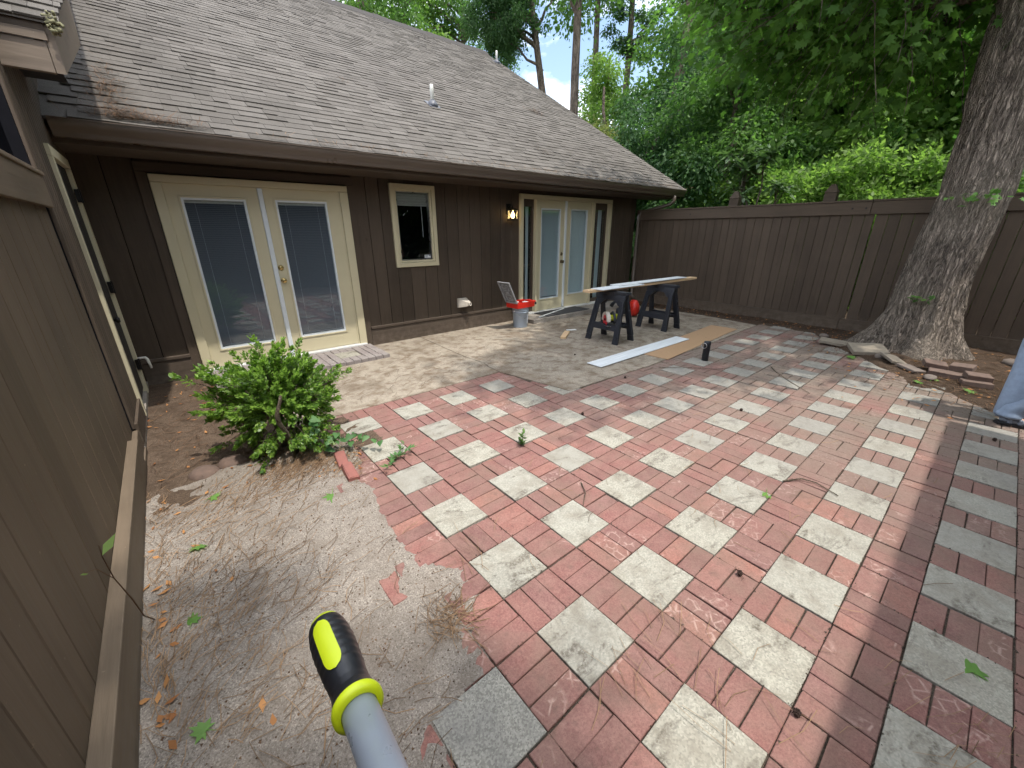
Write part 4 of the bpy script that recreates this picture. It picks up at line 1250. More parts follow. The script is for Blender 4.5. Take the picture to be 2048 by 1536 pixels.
def bg_tree(loc, r, h, crowns, mat, label, lean=(0, 0), grp='trees beyond the fence and house'):
    """trunk with a few limbs, and one or more crown masses (key, dx, dy, z, scale)"""
    t = empty('woodland_tree', (loc[0], loc[1], -0.05), label=label, category='tree', group=grp)
    mb = MB()
    n = 9
    pts = [Vector((lean[0] * (k / n) ** 1.2 * h + rng.gauss(0, 0.05), lean[1] * (k / n) ** 1.2 * h + rng.gauss(0, 0.05), h * k / n)) for k in range(n + 1)]
    mb.tube(pts, [r * (1.25 if k == 0 else 1 - 0.72 * k / n) for k in range(n + 1)], 9, False)
    mb.build('trunk', 'bark_far', t, smooth=True)
    lb = MB()
    for key, dx, dy, z, s in crowns:
        C = CV[key][1]
        for _ in range(9):
            c = C[rng.randrange(len(C))]
            e = Vector((dx + c[0] * s * 0.8, dy + c[1] * s * 0.8, z + c[2] * s * 0.8))
            zt = max(0.5, min(h * 0.98, e.z - rng.uniform(0.3, 1.4)))
            a = pts[min(n, int(zt / h * n))]
            limb(lb, (a.x, a.y, zt), e, r * 0.30, 0.015, 0.1, 5, 5, 0.14)
        o = bpy.data.objects.new('crown', crown_copy(key, mat)); link(o, t)
        o.location = (dx, dy, z); o.scale = (s, s, s * rng.uniform(0.9, 1.1)); o.rotation_euler = (0, 0, rng.uniform(0, 6.28))
    lb.build('limbs', 'bark_far', t, smooth=True)
    return t

T = bg_tree
# behind the ridge and past the gable
T((8.7, 21.1), 0.32, 16, [('airy', -0.5, 0, 12.6, 1.1), ('airy', 1.2, 1, 15.0, 1.2)], 'leaf_mid', 'leftmost tall tree showing over the ridge of the roof')
T((12.6, 24.5), 0.3, 17, [('airy', 0, 0, 13.8, 1.25), ('airy', -2, 0, 12.0, 0.8)], 'leaf_light', 'light green tree above the middle of the ridge')
T((16.8, 25.0), 0.3, 17, [('airy', 0.5, 0, 13.4, 1.1), ('airy', -1.6, 0.5, 15.5, 1.1)], 'leaf_mid', 'tree with bare lower trunk over the right end of the ridge')
T((16.6, 16.0), 0.30, 15, [('weep', -2.4, 2.0, 11.6, 0.65), ('airy', -1.5, 1.6, 13.4, 1.0)], 'leaf_dark', 'grey trunk leaning left beside the top corner of the roof', (-0.10, 0.09))
T((13.1, 11.9), 0.23, 17, [('airy', 0, 0, 13.0, 1.2)], 'leaf_mid', 'straight bare trunk rising right beside the rake of the roof', (0.0, 0.0))
T((18.2, 15.2), 0.24, 18, [('airy', 0, 0, 15.0, 1.1)], 'leaf_mid', 'second straight bare trunk, just right of the nearest one', (0.0, 0.01))
T((20.8, 15.2), 0.27, 18, [('sparse', 0.3, -0.2, 11.6, 0.8), ('airy', -0.6, 0.3, 15.5, 1.0)], 'leaf_dark', 'third slim trunk in the sky gap, hung with grey-green foliage', (0.0, 0.0))
T((16.5, 13.0), 0.18, 9, [('tall', 0, 0, 5.0, 1.0)], 'leaf_light', 'bright young tree between the bare trunks', (0, 0))
T((13.9, 11.0), 0.16, 7, [('broad', 0, 0, 3.6, 0.8)], 'leaf_olive', 'olive tree with yellowing leaves low beside the rake of the roof', (0, 0))
rng.seed(305); nrg = np.random.default_rng(309)
# behind the viewpoint: added trees darken the glass, one thin crown dapples the sand
GB = 'trees behind the viewpoint'
T((-1.4, -7.3), 0.3, 13, [('sparse', 0.6, 3.2, 12.3, 1.0)], 'leaf_mid', 'tall thin-crowned tree behind the viewpoint, leaning over the roof', (0, 0.12), GB)
for k, (x, y, z, s) in enumerate(((5.5, -12, 4.2, 1.3), (9.5, -11.5, 4.0, 1.35), (13.5, -10, 4.2, 1.4), (7.5, -15, 7.5, 1.6), (12, -14.5, 7.6, 1.6), (17.5, -8, 5.0, 1.6), (9.0, -18, 4.5, 1.9), (4.0, -16, 5.0, 1.7))):
    T((x, y), 0.25, z + 1.5, [('broad', 0, 0, z, s)], ('leaf_mid', 'leaf_dark')[k % 2], ('first', 'second', 'third', 'fourth', 'fifth', 'sixth', 'seventh', 'eighth')[k] + ' added broad tree behind the viewpoint, unseen, darkening the glass', (0, 0), GB)
# over the far fence
T((14.6, 8.3), 0.30, 12, [('weep', 0.3, -0.7, 5.4, 0.95), ('weep', 0.9, -2.4, 7.6, 0.9)], 'leaf_dark', 'dark drooping tree with a grey trunk right of the roof corner', (0.01, 0.0))
T((11.6, 7.1), 0.16, 4.2, [('weep', 0, 0, 3.2, 0.78)], 'leaf_dark', 'dense dark tree tight behind the roof corner', (0, 0))
T((12.0, 5.0), 0.15, 5.2, [('tall', 0, 0, 3.9, 0.85)], 'leaf_mid', 'mid green slender tree behind the middle of the fence', (0, 0))
T((18.4, 8.0), 0.28, 13, [('broad', 0, 0, 7.2, 1.35), ('airy', 0.8, -1, 10.6, 1.3)], 'leaf_mid', 'tall mid green tree in the middle distance above the fence', (0, 0))
T((18.5, 5.4), 0.25, 12, [('broad', 0, 0, 6.0, 1.3), ('airy', 0, 0, 9.8, 1.3)], 'leaf_light', 'sunlit light green tree behind the maple branches', (0, 0))
T((15.0, 2.6), 0.22, 9, [('tall', 0, 0.2, 5.2, 1.1)], 'leaf_light', 'yellow-green tree left of the maple trunk', (0, 0))
T((17.0, 0.2), 0.28, 12, [('broad', 0, 0, 5.5, 1.3), ('airy', 0, 0.8, 8.9, 1.2)], 'leaf_light', 'light green tree seen right beside the maple trunk', (0, 0))
T((14.0, -1.6), 0.2, 9, [('tall', 0, 0, 4.6, 1.1)], 'leaf_mid', 'mid green tree at the right edge behind the fence', (0, 0))
T((24.5, 9.6), 0.3, 15, [('broad', 0, 0, 8.0, 1.7), ('broad', 0, 1, 12, 1.5)], 'leaf_mid', 'broad tree farthest back above the fence', (0, 0))
T((25.0, 4.0), 0.3, 15, [('broad', 0, 0, 7.0, 1.8), ('broad', 0, -1, 11.5, 1.6)], 'leaf_light', 'pale broad tree far behind the maple branches', (0, 0))

def bg_shrub(loc, s, mat, label, key='shrub'):
    t = empty('shrub', (loc[0], loc[1], -0.05), label=label, category='shrub', group='shrubs behind the far fence')
    mb = MB()
    for _ in range(7):
        limb(mb, (rng.gauss(0, 0.08), rng.gauss(0, 0.08), 0), (rng.gauss(0, 0.6) * s, rng.gauss(0, 0.6) * s, 1.5 * s), 0.04, 0.012, 0, 5, 4, 0.1)
    mb.build('stems', 'bark_far', t, smooth=True)
    o = bpy.data.objects.new('foliage', crown_copy(key, mat)); link(o, t)
    o.location = (0, 0, 1.45 * s); o.scale = (s, s, s * 1.15); o.rotation_euler = (0, 0, rng.uniform(0, 6))
bg_shrub((10.9, 5.9), 0.95, 'leaf_dark', 'dark shrub filling the gap between gutter and fence')
bg_shrub((11.6, 3.7), 1.15, 'leaf_light', 'bright shrub over the fence right of the long-leaved tree')
bg_shrub((12.4, 2.3), 1.25, 'leaf_light', 'bright shrub over the fence, second from the long-leaved tree')
bg_shrub((13.6, 3.4), 1.45, 'leaf_mid', 'mid green shrub between the bright ones behind the fence')
bg_shrub((12.6, 0.6), 1.25, 'leaf_light', 'yellow-green shrub just left of the maple trunk')
bg_shrub((12.2, -1.6), 1.3, 'leaf_mid', 'mid green shrub over the fence right of the maple trunk')
bg_shrub((13.4, 5.2), 1.3, 'leaf_mid', 'mid green shrub behind the long-leaved tree')
bg_shrub((15.8, 1.2), 1.6, 'leaf_light', 'large pale shrub farthest behind the maple trunk')

# a wood far behind that reads as one mass
def far_woods():
    P = []
    for k in range(150):
        a = R(-22 + 100 * rng.random())
        d = rng.uniform(33, 50)
        c = np.array([d * math.cos(a), d * math.sin(a), 0])
        hh = rng.uniform(4, 8)
        m = 170
        q = nrg.normal(size=(m, 3)) * np.array([1.5, 1.5, 1.0]); q[:, 2] = np.abs(nrg.random(m)) * hh
        P.append(c + q)
    P = np.concatenate(P); n = len(P)
    D = rand_unit(n); D[:, 2] -= 0.3; D /= np.linalg.norm(D, axis=1)[:, None]
    N = rand_unit(n) + np.array([0, 0, 0.6]); N -= D * (N * D).sum(1)[:, None]; N /= np.linalg.norm(N, axis=1)[:, None]
    L = nrg.uniform(0.5, 1.0, n)
    V, F = leaf_quads(P, D, N, L, L * 0.6)
    return mesh_np('far_woods', V, F)
add('far_woods', far_woods(), 'leaf_mid', kind='stuff')

# long-leaved tree (loquat habit) whose rosettes show above the fence
lq = empty('long_leaved_tree', (9.55, 3.25, 0), label='slim tree with rosettes of long narrow leaves just over the fence', category='tree')
mb = MB(); P = []; D = []; N = []; L = []
for k in range(7):
    top = Vector((rng.gauss(0, 0.34), rng.gauss(0, 0.42), rng.uniform(2.5, 3.45)))
    limb(mb, (rng.gauss(0, 0.05), rng.gauss(0, 0.05), 0), top, 0.035, 0.012, 0, 6, 6, 0.08)
    for m in range(3):
        tip = top + Vector((rng.gauss(0, 0.20), rng.gauss(0, 0.22), rng.uniform(-0.25, 0.22)))
        limb(mb, top - Vector((0, 0, 0.3)), tip, 0.014, 0.008, 0, 5, 3, 0.05)
        for q in range(15):
            a = q * 2.4; el = R(rng.uniform(-35, 60))
            d = np.array([math.cos(a) * math.cos(el), math.sin(a) * math.cos(el), math.sin(el)])
            P.append(np.array(tip)); D.append(d); nn = np.array([0, 0, 1.0]) + nrg.normal(size=3) * 0.15; N.append(nn); L.append(rng.uniform(0.26, 0.40))
P = np.array(P); D = np.array(D); N = np.array(N); L = np.array(L)
N -= D * (N * D).sum(1)[:, None]; N /= np.linalg.norm(N, axis=1)[:, None]
V1, F1 = leaf_quads(P, D, N, L * 0.6, L * 0.27)
D2 = D + np.array([0, 0, -0.45]); D2 /= np.linalg.norm(D2, axis=1)[:, None]
V2, F2 = leaf_quads(P + D * (L * 0.35)[:, None], D2, N, L * 0.7, L * 0.25)
mb.build('stems', 'bark_far', lq, smooth=True)
add('crown', mesh_np('loquat', np.concatenate([V1, V2]), np.concatenate([F1, F2 + len(V1)])), 'leaf_loquat', lq)

rng.seed(407); nrg = np.random.default_rng(408)
# ------------------------------------------------------------------ the box shrub in the sand
bu = empty('box_shrub', (-0.47, 2.42, 0), label='bright green small-leaved shrub with bare lower stems growing in the sand', category='shrub')
mb = MB(); P = []; D = []; N = []; L = []
BC = Vector((0.03, 0.16, 0.47))
tips = []
while len(tips) < 430:
    u = Vector(rand_unit(1)[0]); 
    if u.z < -0.72: continue
    lump = 1 + 0.20 * math.sin(u.x * 6 + 0.5) * math.cos(u.y * 5) + 0.16 * rng.gauss(0, 1) * 0.6
    r = Vector((0.45, 0.40, 0.365)) * lump * (0.40 + 0.60 * rng.random() ** 0.6)
    e = BC + Vector((u.x * r.x, u.y * r.y, u.z * r.z))
    tips.append(e)
# leading shoots: a tall tuft in the middle, one up left, one out right
for c, s in (((-0.02, 0.18, 0.80), 0.10), ((-0.04, 0.12, 0.72), 0.10), ((-0.36, 0.2, 0.66), 0.09), ((-0.40, 0.22, 0.72), 0.06), ((0.40, 0.22, 0.50), 0.08), ((0.45, 0.2, 0.46), 0.05), ((0.22, 0.2, 0.66), 0.08), ((-0.30, 0.0, 0.24), 0.06), ((0.12, -0.22, 0.14), 0.08), ((-0.14, -0.18, 0.14), 0.08), ((0.30, -0.05, 0.18), 0.08), ((-0.2, 0.1, 0.2), 0.1), ((0.17, -0.24, 0.20), 0.07), ((0.22, -0.22, 0.26), 0.07)):
    for _ in range(9): tips.append(Vector(c) + Vector((rng.gauss(0, s), rng.gauss(0, s), rng.gauss(0, s * 0.8))))
roots = [Vector((rng.gauss(0, 0.06), rng.gauss(0, 0.05), 0.0)) for _ in range(9)]
for e in tips:
    s = BC.lerp(e, 0.55) + Vector((0, 0, -0.06))
    limb(mb, s, e, 0.0035, 0.0015, 0, 3, 2, 0.05)
    d = (e - BC).normalized()
    d = (d + Vector((0, 0, 0.35))).normalized()
    for q in range(56):
        t = rng.random() ** 0.6
        p = e - d * 0.15 * (1 - t) + Vector((rng.gauss(0, 0.008), rng.gauss(0, 0.008), rng.gauss(0, 0.008)))
        a = Vector(rand_unit(1)[0]); a = (a - d * a.dot(d)).normalized()
        dd = (a * (1.1 - 0.6 * t) + d * (0.35 + 0.6 * t)).normalized()
        nn = d * 0.9 - a * 0.3 + Vector((0, 0, 0.5)) + Vector(rand_unit(1)[0]) * 0.35
        P.append(p); D.append(dd); N.append(nn); L.append(rng.uniform(0.022, 0.040))
P = np.array([tuple(p) for p in P]); D = np.array([tuple(p) for p in D]); N = np.array([tuple(p) for p in N]); L = np.array(L)
N -= D * (N * D).sum(1)[:, None]; N /= np.linalg.norm(N, axis=1)[:, None]
V, F = leaf_quads(P, D, N, L, L * 0.56)
for k, s in enumerate(roots):
    e = BC + Vector((rng.gauss(0, 0.24), rng.gauss(0, 0.16), rng.uniform(-0.05, 0.15)))
    limb(mb, s, e, 0.014, 0.005, 0.02, 6, 5, 0.06)
mb.tube([(0.05, -0.06, 0.0), (0.02, -0.12, 0.12), (-0.01, -0.18, 0.26), (-0.05, -0.24, 0.38), (-0.055, -0.26, 0.46), (-0.02, -0.28, 0.56), (-0.01, -0.28, 0.60)], [0.021, 0.019, 0.018, 0.017, 0.015, 0.012, 0.010], 8)
mb.tube([(-0.02, -0.05, 0.0), (0.02, -0.12, 0.06)], [0.03, 0.02], 8)
mb.build('stems', 'stem', bu, smooth=True)
add('foliage', mesh_np('box_leaves', V, F), 'leaf_bush', bu)
# vine climbing at its foot
vi = empty('vine', (-0.2, 2.15, 0.02), label='vine with heart-shaped leaves trailing from the right foot of the shrub', category='vine')
mb = MB(); P = []; D = []; N = []; L = []
for st_, en in (((0, 0.1, 0.02), (-0.12, -0.02, 0.36)), ((0, 0.1, 0.02), (0.22, -0.05, 0.10)), ((0.1, 0, 0.05), (0.32, -0.16, 0.07)), ((-0.05, 0, 0.02), (0.04, -0.08, 0.2))):
    pts = limb(mb, st_, en, 0.004, 0.0025, 0.06, 5, 6, 0.15)
    for p in pts[1:]:
        P.append(tuple(p)); a = rng.uniform(0, 6.28); D.append((math.cos(a) * 0.6, math.sin(a) * 0.6 - 0.5, -0.35)); N.append((rng.gauss(0, 0.3), -0.45, 0.8)); L.append(rng.uniform(0.06, 0.11))
P = np.array(P); D = np.array(D); N = np.array(N); L = np.array(L)
D /= np.linalg.norm(D, axis=1)[:, None]; N -= D * (N * D).sum(1)[:, None]; N /= np.linalg.norm(N, axis=1)[:, None]
V, F = maple_leaves(P, D, N, L * 0.9, HL)
mb.build('stems', 'stem', vi, smooth=True)
add('leaves', mesh_np('vine_leaves', V, F), 'leaf_vine', vi)

def small_weed(name, loc, n, h, ls, label, mat='leaf_mid', spread=0.03, cat='weed'):
    w = empty(name, loc, label=label, category=cat)
    mb = MB(); P = []; D = []; N = []; L = []
    for k in range(n):
        top = Vector((rng.gauss(0, spread), rng.gauss(0, spread), h * rng.uniform(0.6, 1.0)))
        pts = limb(mb, (0, 0, -0.01), top, 0.0022, 0.001, 0, 4, 5, 0.06)
        for p in pts[1:]:
            for s in (0, math.pi):
                a = rng.uniform(0, 3.14) + s
                P.append(tuple(p)); D.append((math.cos(a), math.sin(a), 0.4)); N.append((0, 0, 1)); L.append(ls * rng.uniform(0.7, 1.2))
    P = np.array(P); D = np.array(D); N = np.array(N, float); L = np.array(L)
    D /= np.linalg.norm(D, axis=1)[:, None]; N -= D * (N * D).sum(1)[:, None]; N /= np.linalg.norm(N, axis=1)[:, None]
    V, F = leaf_quads(P, D, N, L, L * 0.42)
    mb.build('stems', 'leaf_mid', w)
    add('leaves', mesh_np('weed_leaves', V, F), mat, w)
small_weed('weed', (1.066, 1.30, 0.0), 4, 0.12, 0.05, 'small green weed growing from a joint in the paving')
small_weed('weed', (0.12, 1.78, 0.01), 4, 0.07, 0.06, 'low weed at the edge of the paving right of the shrub', 'leaf_vine', 0.08)
# thin sprig leaning on the left fence
sp = empty('sprig', (-1.31, 1.19, 0), label='thin dark sprig with one pale leaf leaning on the left fence', category='sprig')
mb = MB()
pts = [(0, 0, 0), (-0.005, -0.10, 0.12), (0.005, -0.2, 0.3), (0.0, -0.27, 0.47), (0.012, -0.34, 0.62), (0.02, -0.36, 0.68)]
mb.tube(pts, [0.003, 0.0025, 0.0025, 0.002, 0.0018, 0.001], 5)
mb.tube([(0.0, -0.27, 0.47), (-0.02, -0.31, 0.56), (-0.03, -0.4, 0.62)], 0.0014, 4)
mb.build('stem', 'needle_dark', sp)
V, F = leaf_quads(np.array([[0.015, -0.35, 0.63], [-0.03, -0.4, 0.62]]), np.array([[0.45, 0.8, 0.35], [0.3, -0.9, 0.3]]), np.array([[0.5, -0.45, 0.74], [0.4, -0.1, 0.9]]), np.array([0.085, 0.04]), np.array([0.028, 0.02]))
add('leaves', mesh_np('sprig_leaves', V, F), 'leaf_light', sp)
rng.seed(509); nrg = np.random.default_rng(510)
# ------------------------------------------------------------------ things on the wall and roof
wl = empty('wall_lantern', (4.13, 5.2, 1.95), label='lit black wall lantern left of the far french door', category='lantern')
MB().box(-0.05, 0.05, -0.02, 0.0, 0.02, 0.20).build('back_plate', 'black_metal', wl, bevel=0.006)
MB().tube([(0, -0.02, 0.16), (0, -0.06, 0.19), (0, -0.12, 0.17), (0, -0.135, 0.10)], 0.009, 8).build('arm', 'black_metal', wl, smooth=True)
MB().box(-0.075, 0.075, -0.21, -0.06, 0.083, 0.095).hexa([(-0.07, -0.205, 0.095), (0.07, -0.205, 0.095), (0.07, -0.065, 0.095), (-0.07, -0.065, 0.095), (-0.03, -0.165, 0.12), (0.03, -0.165, 0.12), (0.03, -0.105, 0.12), (-0.03, -0.105, 0.12)]).build('cap', 'black_metal', wl)
MB().box(-0.072, 0.072, -0.207, -0.063, -0.085, -0.075).build('base', 'black_metal', wl)
for a in (-0.068, 0.06):
    for b in (-0.203, -0.075):
        MB().box(a, a + 0.008, b, b + 0.008, -0.075, 0.083).build('cage_bar', 'black_metal', wl)
for q in (((-0.06, -0.194), (0.06, -0.194)), ((0.06, -0.076), (-0.06, -0.076)), ((-0.06, -0.076), (-0.06, -0.194)), ((0.06, -0.194), (0.06, -0.076))):
    MB().poly([(*q[0], -0.07), (*q[1], -0.07), (*q[1], 0.08), (*q[0], 0.08)]).build('pane', 'glass', wl)
MB().lathe([(0.012, -0.05), (0.030, -0.03), (0.036, 0.0), (0.028, 0.03), (0.014, 0.06), (0.012, 0.08)], 16, (0, -0.135, 0.0)).build('bulb', 'bulb', wl, smooth=True)
ld = bpy.data.lights.new('lantern_glow', 'POINT'); ld.energy = 1.6; ld.color = (1.0, 0.62, 0.28); ld.shadow_soft_size = 0.03
lo = bpy.data.objects.new('lantern_glow', ld); link(lo, wl); lo.location = (0, -0.135, 0.0)

vh = empty('vent_hood', (3.06, 5.2, 0.49), label='beige dryer vent hood low on the wall under the window', category='vent')
MB().prism([(-0.115, -0.075), (0.06, -0.075), (0.095, -0.04), (0.095, 0.045), (0.06, 0.085), (-0.115, 0.085)], 'Y', -0.055, 0.0).build('housing', 'vent_beige', vh, bevel=0.008)
MB().hexa([(-0.10, -0.055, -0.07), (0.09, -0.055, -0.055), (0.09, -0.055, 0.05), (-0.10, -0.055, 0.08), (0.0, -0.12, -0.06), (0.10, -0.12, -0.05), (0.10, -0.12, 0.015), (0.0, -0.12, 0.02)]).build('cowl', 'vent_beige', vh, bevel=0.006)
MB().lathe([(0.030, 0), (0.034, 0.01), (0.030, 0.03), (0.022, 0.03), (0.020, 0.005)], 18).build('outlet', 'vent_beige', vh, loc=(0.07, -0.118, -0.02), rot=(R(90), 0, R(12)), smooth=True)

pv = empty('drain_pipe', (-1.35, 4.98, 0.38), label='white plastic elbow pipe sticking out by the left corner of the wall', category='pipe')
MB().tube([(-0.05, 0, 0), (0.03, 0, 0.003), (0.055, 0, 0.0), (0.068, -0.003, -0.02), (0.072, -0.005, -0.05), (0.080, -0.01, -0.125)], [0.012, 0.012, 0.0155, 0.0155, 0.0145, 0.012], 12).build('pipe', 'pvc', pv, smooth=True)

def roof_pt(x, y, h=0.0):
    return Vector((x, y - h * SN, Z_E + (y - Y_E) * TAN + h * CS))
for (x, y, s, lb) in ((3.42, 6.43, 1.0, 'pale vent pipe with a dark boot in the middle of the roof'), (8.72, 11.3, 1.0, 'smaller pale vent pipe near the top right corner of the roof')):
    p = roof_pt(x, y, 0.01)
    v = empty('vent_pipe', p, label=lb, category='pipe')
    MB().lathe([(0.10 * s, -0.05 * s), (0.095 * s, 0.0), (0.062 * s, 0.045 * s), (0.043 * s, 0.065 * s)], 20).build('boot', 'lead', v, smooth=True)
    MB().lathe([(0.034 * s, 0.0), (0.034 * s, 0.20 * s), (0.036 * s, 0.205 * s), (0.030 * s, 0.29 * s), (0.026 * s, 0.30 * s), (0.02 * s, 0.25 * s)], 16).build('pipe', 'pvc', v, smooth=True)
    o = MB().box(-0.11 * s, 0.11 * s, -0.12 * s, 0.13 * s, 0, 0.004).build('flashing', 'lead', v); o.rotation_euler = (PITCH, 0, 0)

# ------------------------------------------------------------------ sawhorses
def sawhorse(loc, rz, label):
    t = empty('sawhorse', loc, (0, 0, rz), label=label, category='sawhorse', group='black plastic sawhorses')
    H_ = 0.79
    MB().box(-0.045, 0.045, -0.30, 0.30, H_ - 0.05, H_).box(-0.03, 0.03, -0.325, -0.30, H_ - 0.04, H_ - 0.005).box(-0.03, 0.03, 0.30, 0.325, H_ - 0.04, H_ - 0.005).build('top_beam', 'black_plastic', t, bevel=0.006)
    MB().box(-0.052, 0.052, -0.07, 0.07, H_ - 0.10, H_ - 0.015).build('hinge', 'black_plastic', t, bevel=0.006)
    for s in (-1, 1):
        def px(z): return s * (0.022 + (H_ - 0.03 - z) * 0.25)
        def panel(y0a, y1a, za, y0b, y1b, zb, th=0.038):
            """slanted slab from height za to zb"""
            a, b = px(za), px(zb)
            return [(a - th / 2, y0a, za), (a + th / 2, y0a, za), (a + th / 2, y1a, za), (a - th / 2, y1a, za), (b - th / 2, y0b, zb), (b + th / 2, y0b, zb), (b + th / 2, y1b, zb), (b - th / 2, y1b, zb)]
        MB().hexa(panel(-0.27, 0.27, 0.655, -0.275, 0.275, H_ - 0.052)).build('head_panel', 'black_plastic', t, bevel=0.004)
        for q in (-1, 1):
            def yy(z): return q * (0.262 + (0.70 - z) * 0.085)
            def leg(za, zb, wa, wb):
                a0, a1 = sorted((yy(za) - q * wa, yy(za))); b0, b1 = sorted((yy(zb) - q * wb, yy(zb)))
                return panel(a0, a1, za, b0, b1, zb)
            MB().hexa(leg(0.0, 0.09, 0.105, 0.095)).hexa(leg(0.09, 0.655, 0.095, 0.075)).build('leg', 'black_plastic', t, bevel=0.005)
            o = MB().hexa(leg(0.10, 0.64, 0.030, 0.022)).build('leg_rib', 'black_plastic', t, bevel=0.004); o.location.x = s * 0.014
            c0 = yy(0.655) - q * 0.075; c1 = c0 - q * 0.10
            a0, a1 = sorted((c0, c0 - q * 0.012)); b0, b1 = sorted((c0, c1))
            MB().hexa(panel(a0, a1, 0.575, b0, b1, 0.655)).build('corner_web', 'black_plastic', t)
        MB().hexa(panel(-0.245, 0.245, 0.195, -0.24, 0.24, 0.285, 0.045)).build('crossbar', 'black_plastic', t, bevel=0.005)
    MB().box(-0.125, 0.125, -0.235, 0.235, 0.245, 0.262).build('shelf', 'black_plastic', t, bevel=0.004)
    MB().lathe([(0.02, 0), (0.02, 0.02), (0.012, 0.03)], 10).build('latch_knob', 'black_plastic', t, loc=(0.07, -0.27, 0.5), rot=(R(90), 0, 0))
    return t
h1 = sawhorse((4.46, 2.99, 0.010), 0.0, 'nearer black sawhorse, with the circular saw on its shelf')
h2 = sawhorse((5.86, 2.96, 0.010), R(-2), 'black sawhorse farther from the camera, by the fence')

def plank(name, a, b, w, th, z, mat, label, cat, roll=0.0, bevel=0.003, grp=None):
    """board lying from a to b (centre line), bottom at z (or pair)"""
    a = Vector((*a, 0)); b = Vector((*b, 0)); d = b - a; ln = d.length
    mb = MB().box(0, ln, -w / 2, w / 2, 0, th)
    o = mb.build(name, mat, bevel=bevel, label=label, category=cat)
    z0, z1 = z if hasattr(z, '__len__') else (z, z)
    o.location = (a.x, a.y, z0); o.rotation_euler = (roll, -math.atan2(z1 - z0, ln), math.atan2(d.y, d.x))
    if grp: o['group'] = grp
    return o
plank('lumber', (3.95, 3.115), (7.02, 2.985), 0.14, 0.038, 0.801, 'pine', 'raw pine plank lying under the white boards across both sawhorses', 'lumber')
plank('trim_board', (4.10, 3.03), (5.16, 3.0), 0.24, 0.012, 0.8405, 'whiteboard', 'short white board on the left end of the pine plank', 'board')
plank('trim_board', (4.62, 3.085), (6.62, 3.015), 0.20, 0.012, 0.8535, 'whiteboard', 'long white board on top of the sawhorse pile', 'board')
plank('trim_board', (3.16, 2.25), (5.42, 2.225), 0.24, 0.009, 0.0195, 'whiteboard', 'long white board lying on the concrete and hardboard', 'board')
plank('hardboard_sheet', (4.14, 1.99), (6.78, 2.15), 0.46, 0.006, 0.0115, 'hardboard', 'tan hardboard strip lying at the edge of the concrete', 'sheet', bevel=0.0)
plank('wood_offcut', (3.90, 3.50), (4.26, 3.74), 0.089, 0.038, 0.0105, 'pine', 'short pale wood block on the concrete left of the sawhorse', 'wood block')
plank('trim_scrap', (4.40, 3.88), (4.56, 3.80), 0.06, 0.010, 0.0105, 'white', 'small white scrap beside the pale wood block', 'scrap')
plank('white_stick', (4.52, 4.72), (5.55, 5.04), 0.035, 0.018, (0.098, 0.100), 'white', 'thin white stick lying across the far step', 'stick')
plank('door_mat', (4.72, 4.88), (5.98, 4.88), 0.42, 0.012, 0.0975, 'mat', 'dark grey doormat on the far step', 'mat')

# circular saw
cs = empty('circular_saw', (4.36, 2.97, 0.285), (0, 0, R(-32)), label='circular saw with red blade guard and yellow body on the sawhorse shelf', category='saw')
MB().box(-0.06, 0.16, -0.14, 0.15, -0.018, -0.012).build('base_plate', 'steel', cs)
MB().lathe([(0.098, -0.002), (0.098, 0.002)], 36).build('blade', 'red_blade', cs, loc=(-0.045, 0.0, 0.075), rot=(0, R(90), 0))
MB().lathe([(0.022, 0), (0.022, 0.008), (0.008, 0.014)], 16).build('arbor', 'black_metal', cs, loc=(-0.048, 0.0, 0.075), rot=(0, R(-90), 0))
mb = MB(); seg = 18
for k in range(seg):
    a0 = R(-15) + R(205) * k / seg; a1 = R(-15) + R(205) * (k + 1) / seg
    q = []
    for x in (-0.058, 0.0):
        for a, r in ((a0, 0.078), (a1, 0.078), (a1, 0.122), (a0, 0.122)): q.append((x, math.cos(a) * r, 0.075 + math.sin(a) * r))
    mb.hexa(q)
mb.build('blade_guard', 'vent_beige', cs)
MB().tube([(0.0, 0.02, 0.09), (0.05, 0.02, 0.10), (0.16, 0.02, 0.10), (0.175, 0.02, 0.10)], [0.05, 0.058, 0.055, 0.03], 16).build('motor', 'yellow_tool', cs, smooth=True)
MB().tube([(0.05, 0.02, 0.15), (0.05, -0.05, 0.195), (0.05, -0.13, 0.17), (0.05, -0.17, 0.09), (0.05, -0.13, 0.045)], [0.022, 0.02, 0.021, 0.022, 0.02], 10).build('handle', 'black_plastic', cs, smooth=True)
MB().tube([(0.0, 0.13, 0.03), (-0.03, 0.18, 0.04), (-0.035, 0.22, 0.06)], 0.009, 8).build('guard_lever', 'black_plastic', cs, smooth=True)

# red blower
rb = empty('leaf_blower', (6.40, 3.85, 0.012), (0, 0, R(15)), label='red blower with black handle and nozzle between the sawhorses', category='blower')
MB().lathe([(0.03, -0.09), (0.12, -0.085), (0.165, -0.05), (0.172, 0.0), (0.16, 0.05), (0.11, 0.085), (0.03, 0.09)], 28).build('fan_housing', 'red', rb, loc=(0, 0, 0.172), rot=(R(90), 0, R(35)), smooth=True)
MB().tube([(-0.05, 0.16, 0.27), (-0.06, 0.28, 0.31), (-0.08, 0.40, 0.27), (-0.09, 0.46, 0.18)], [0.03, 0.028, 0.03, 0.045], 12).build('handle', 'black_plastic', rb, smooth=True)
MB().box(-0.12, 0.02, 0.10, 0.34, 0.04, 0.15).build('engine', 'black_plastic', rb, bevel=0.02)
MB().tube([(0.06, -0.08, 0.09), (0.12, -0.35, 0.07), (0.16, -0.62, 0.055)], [0.05, 0.045, 0.038], 14).build('nozzle', 'black_plastic', rb, smooth=True)

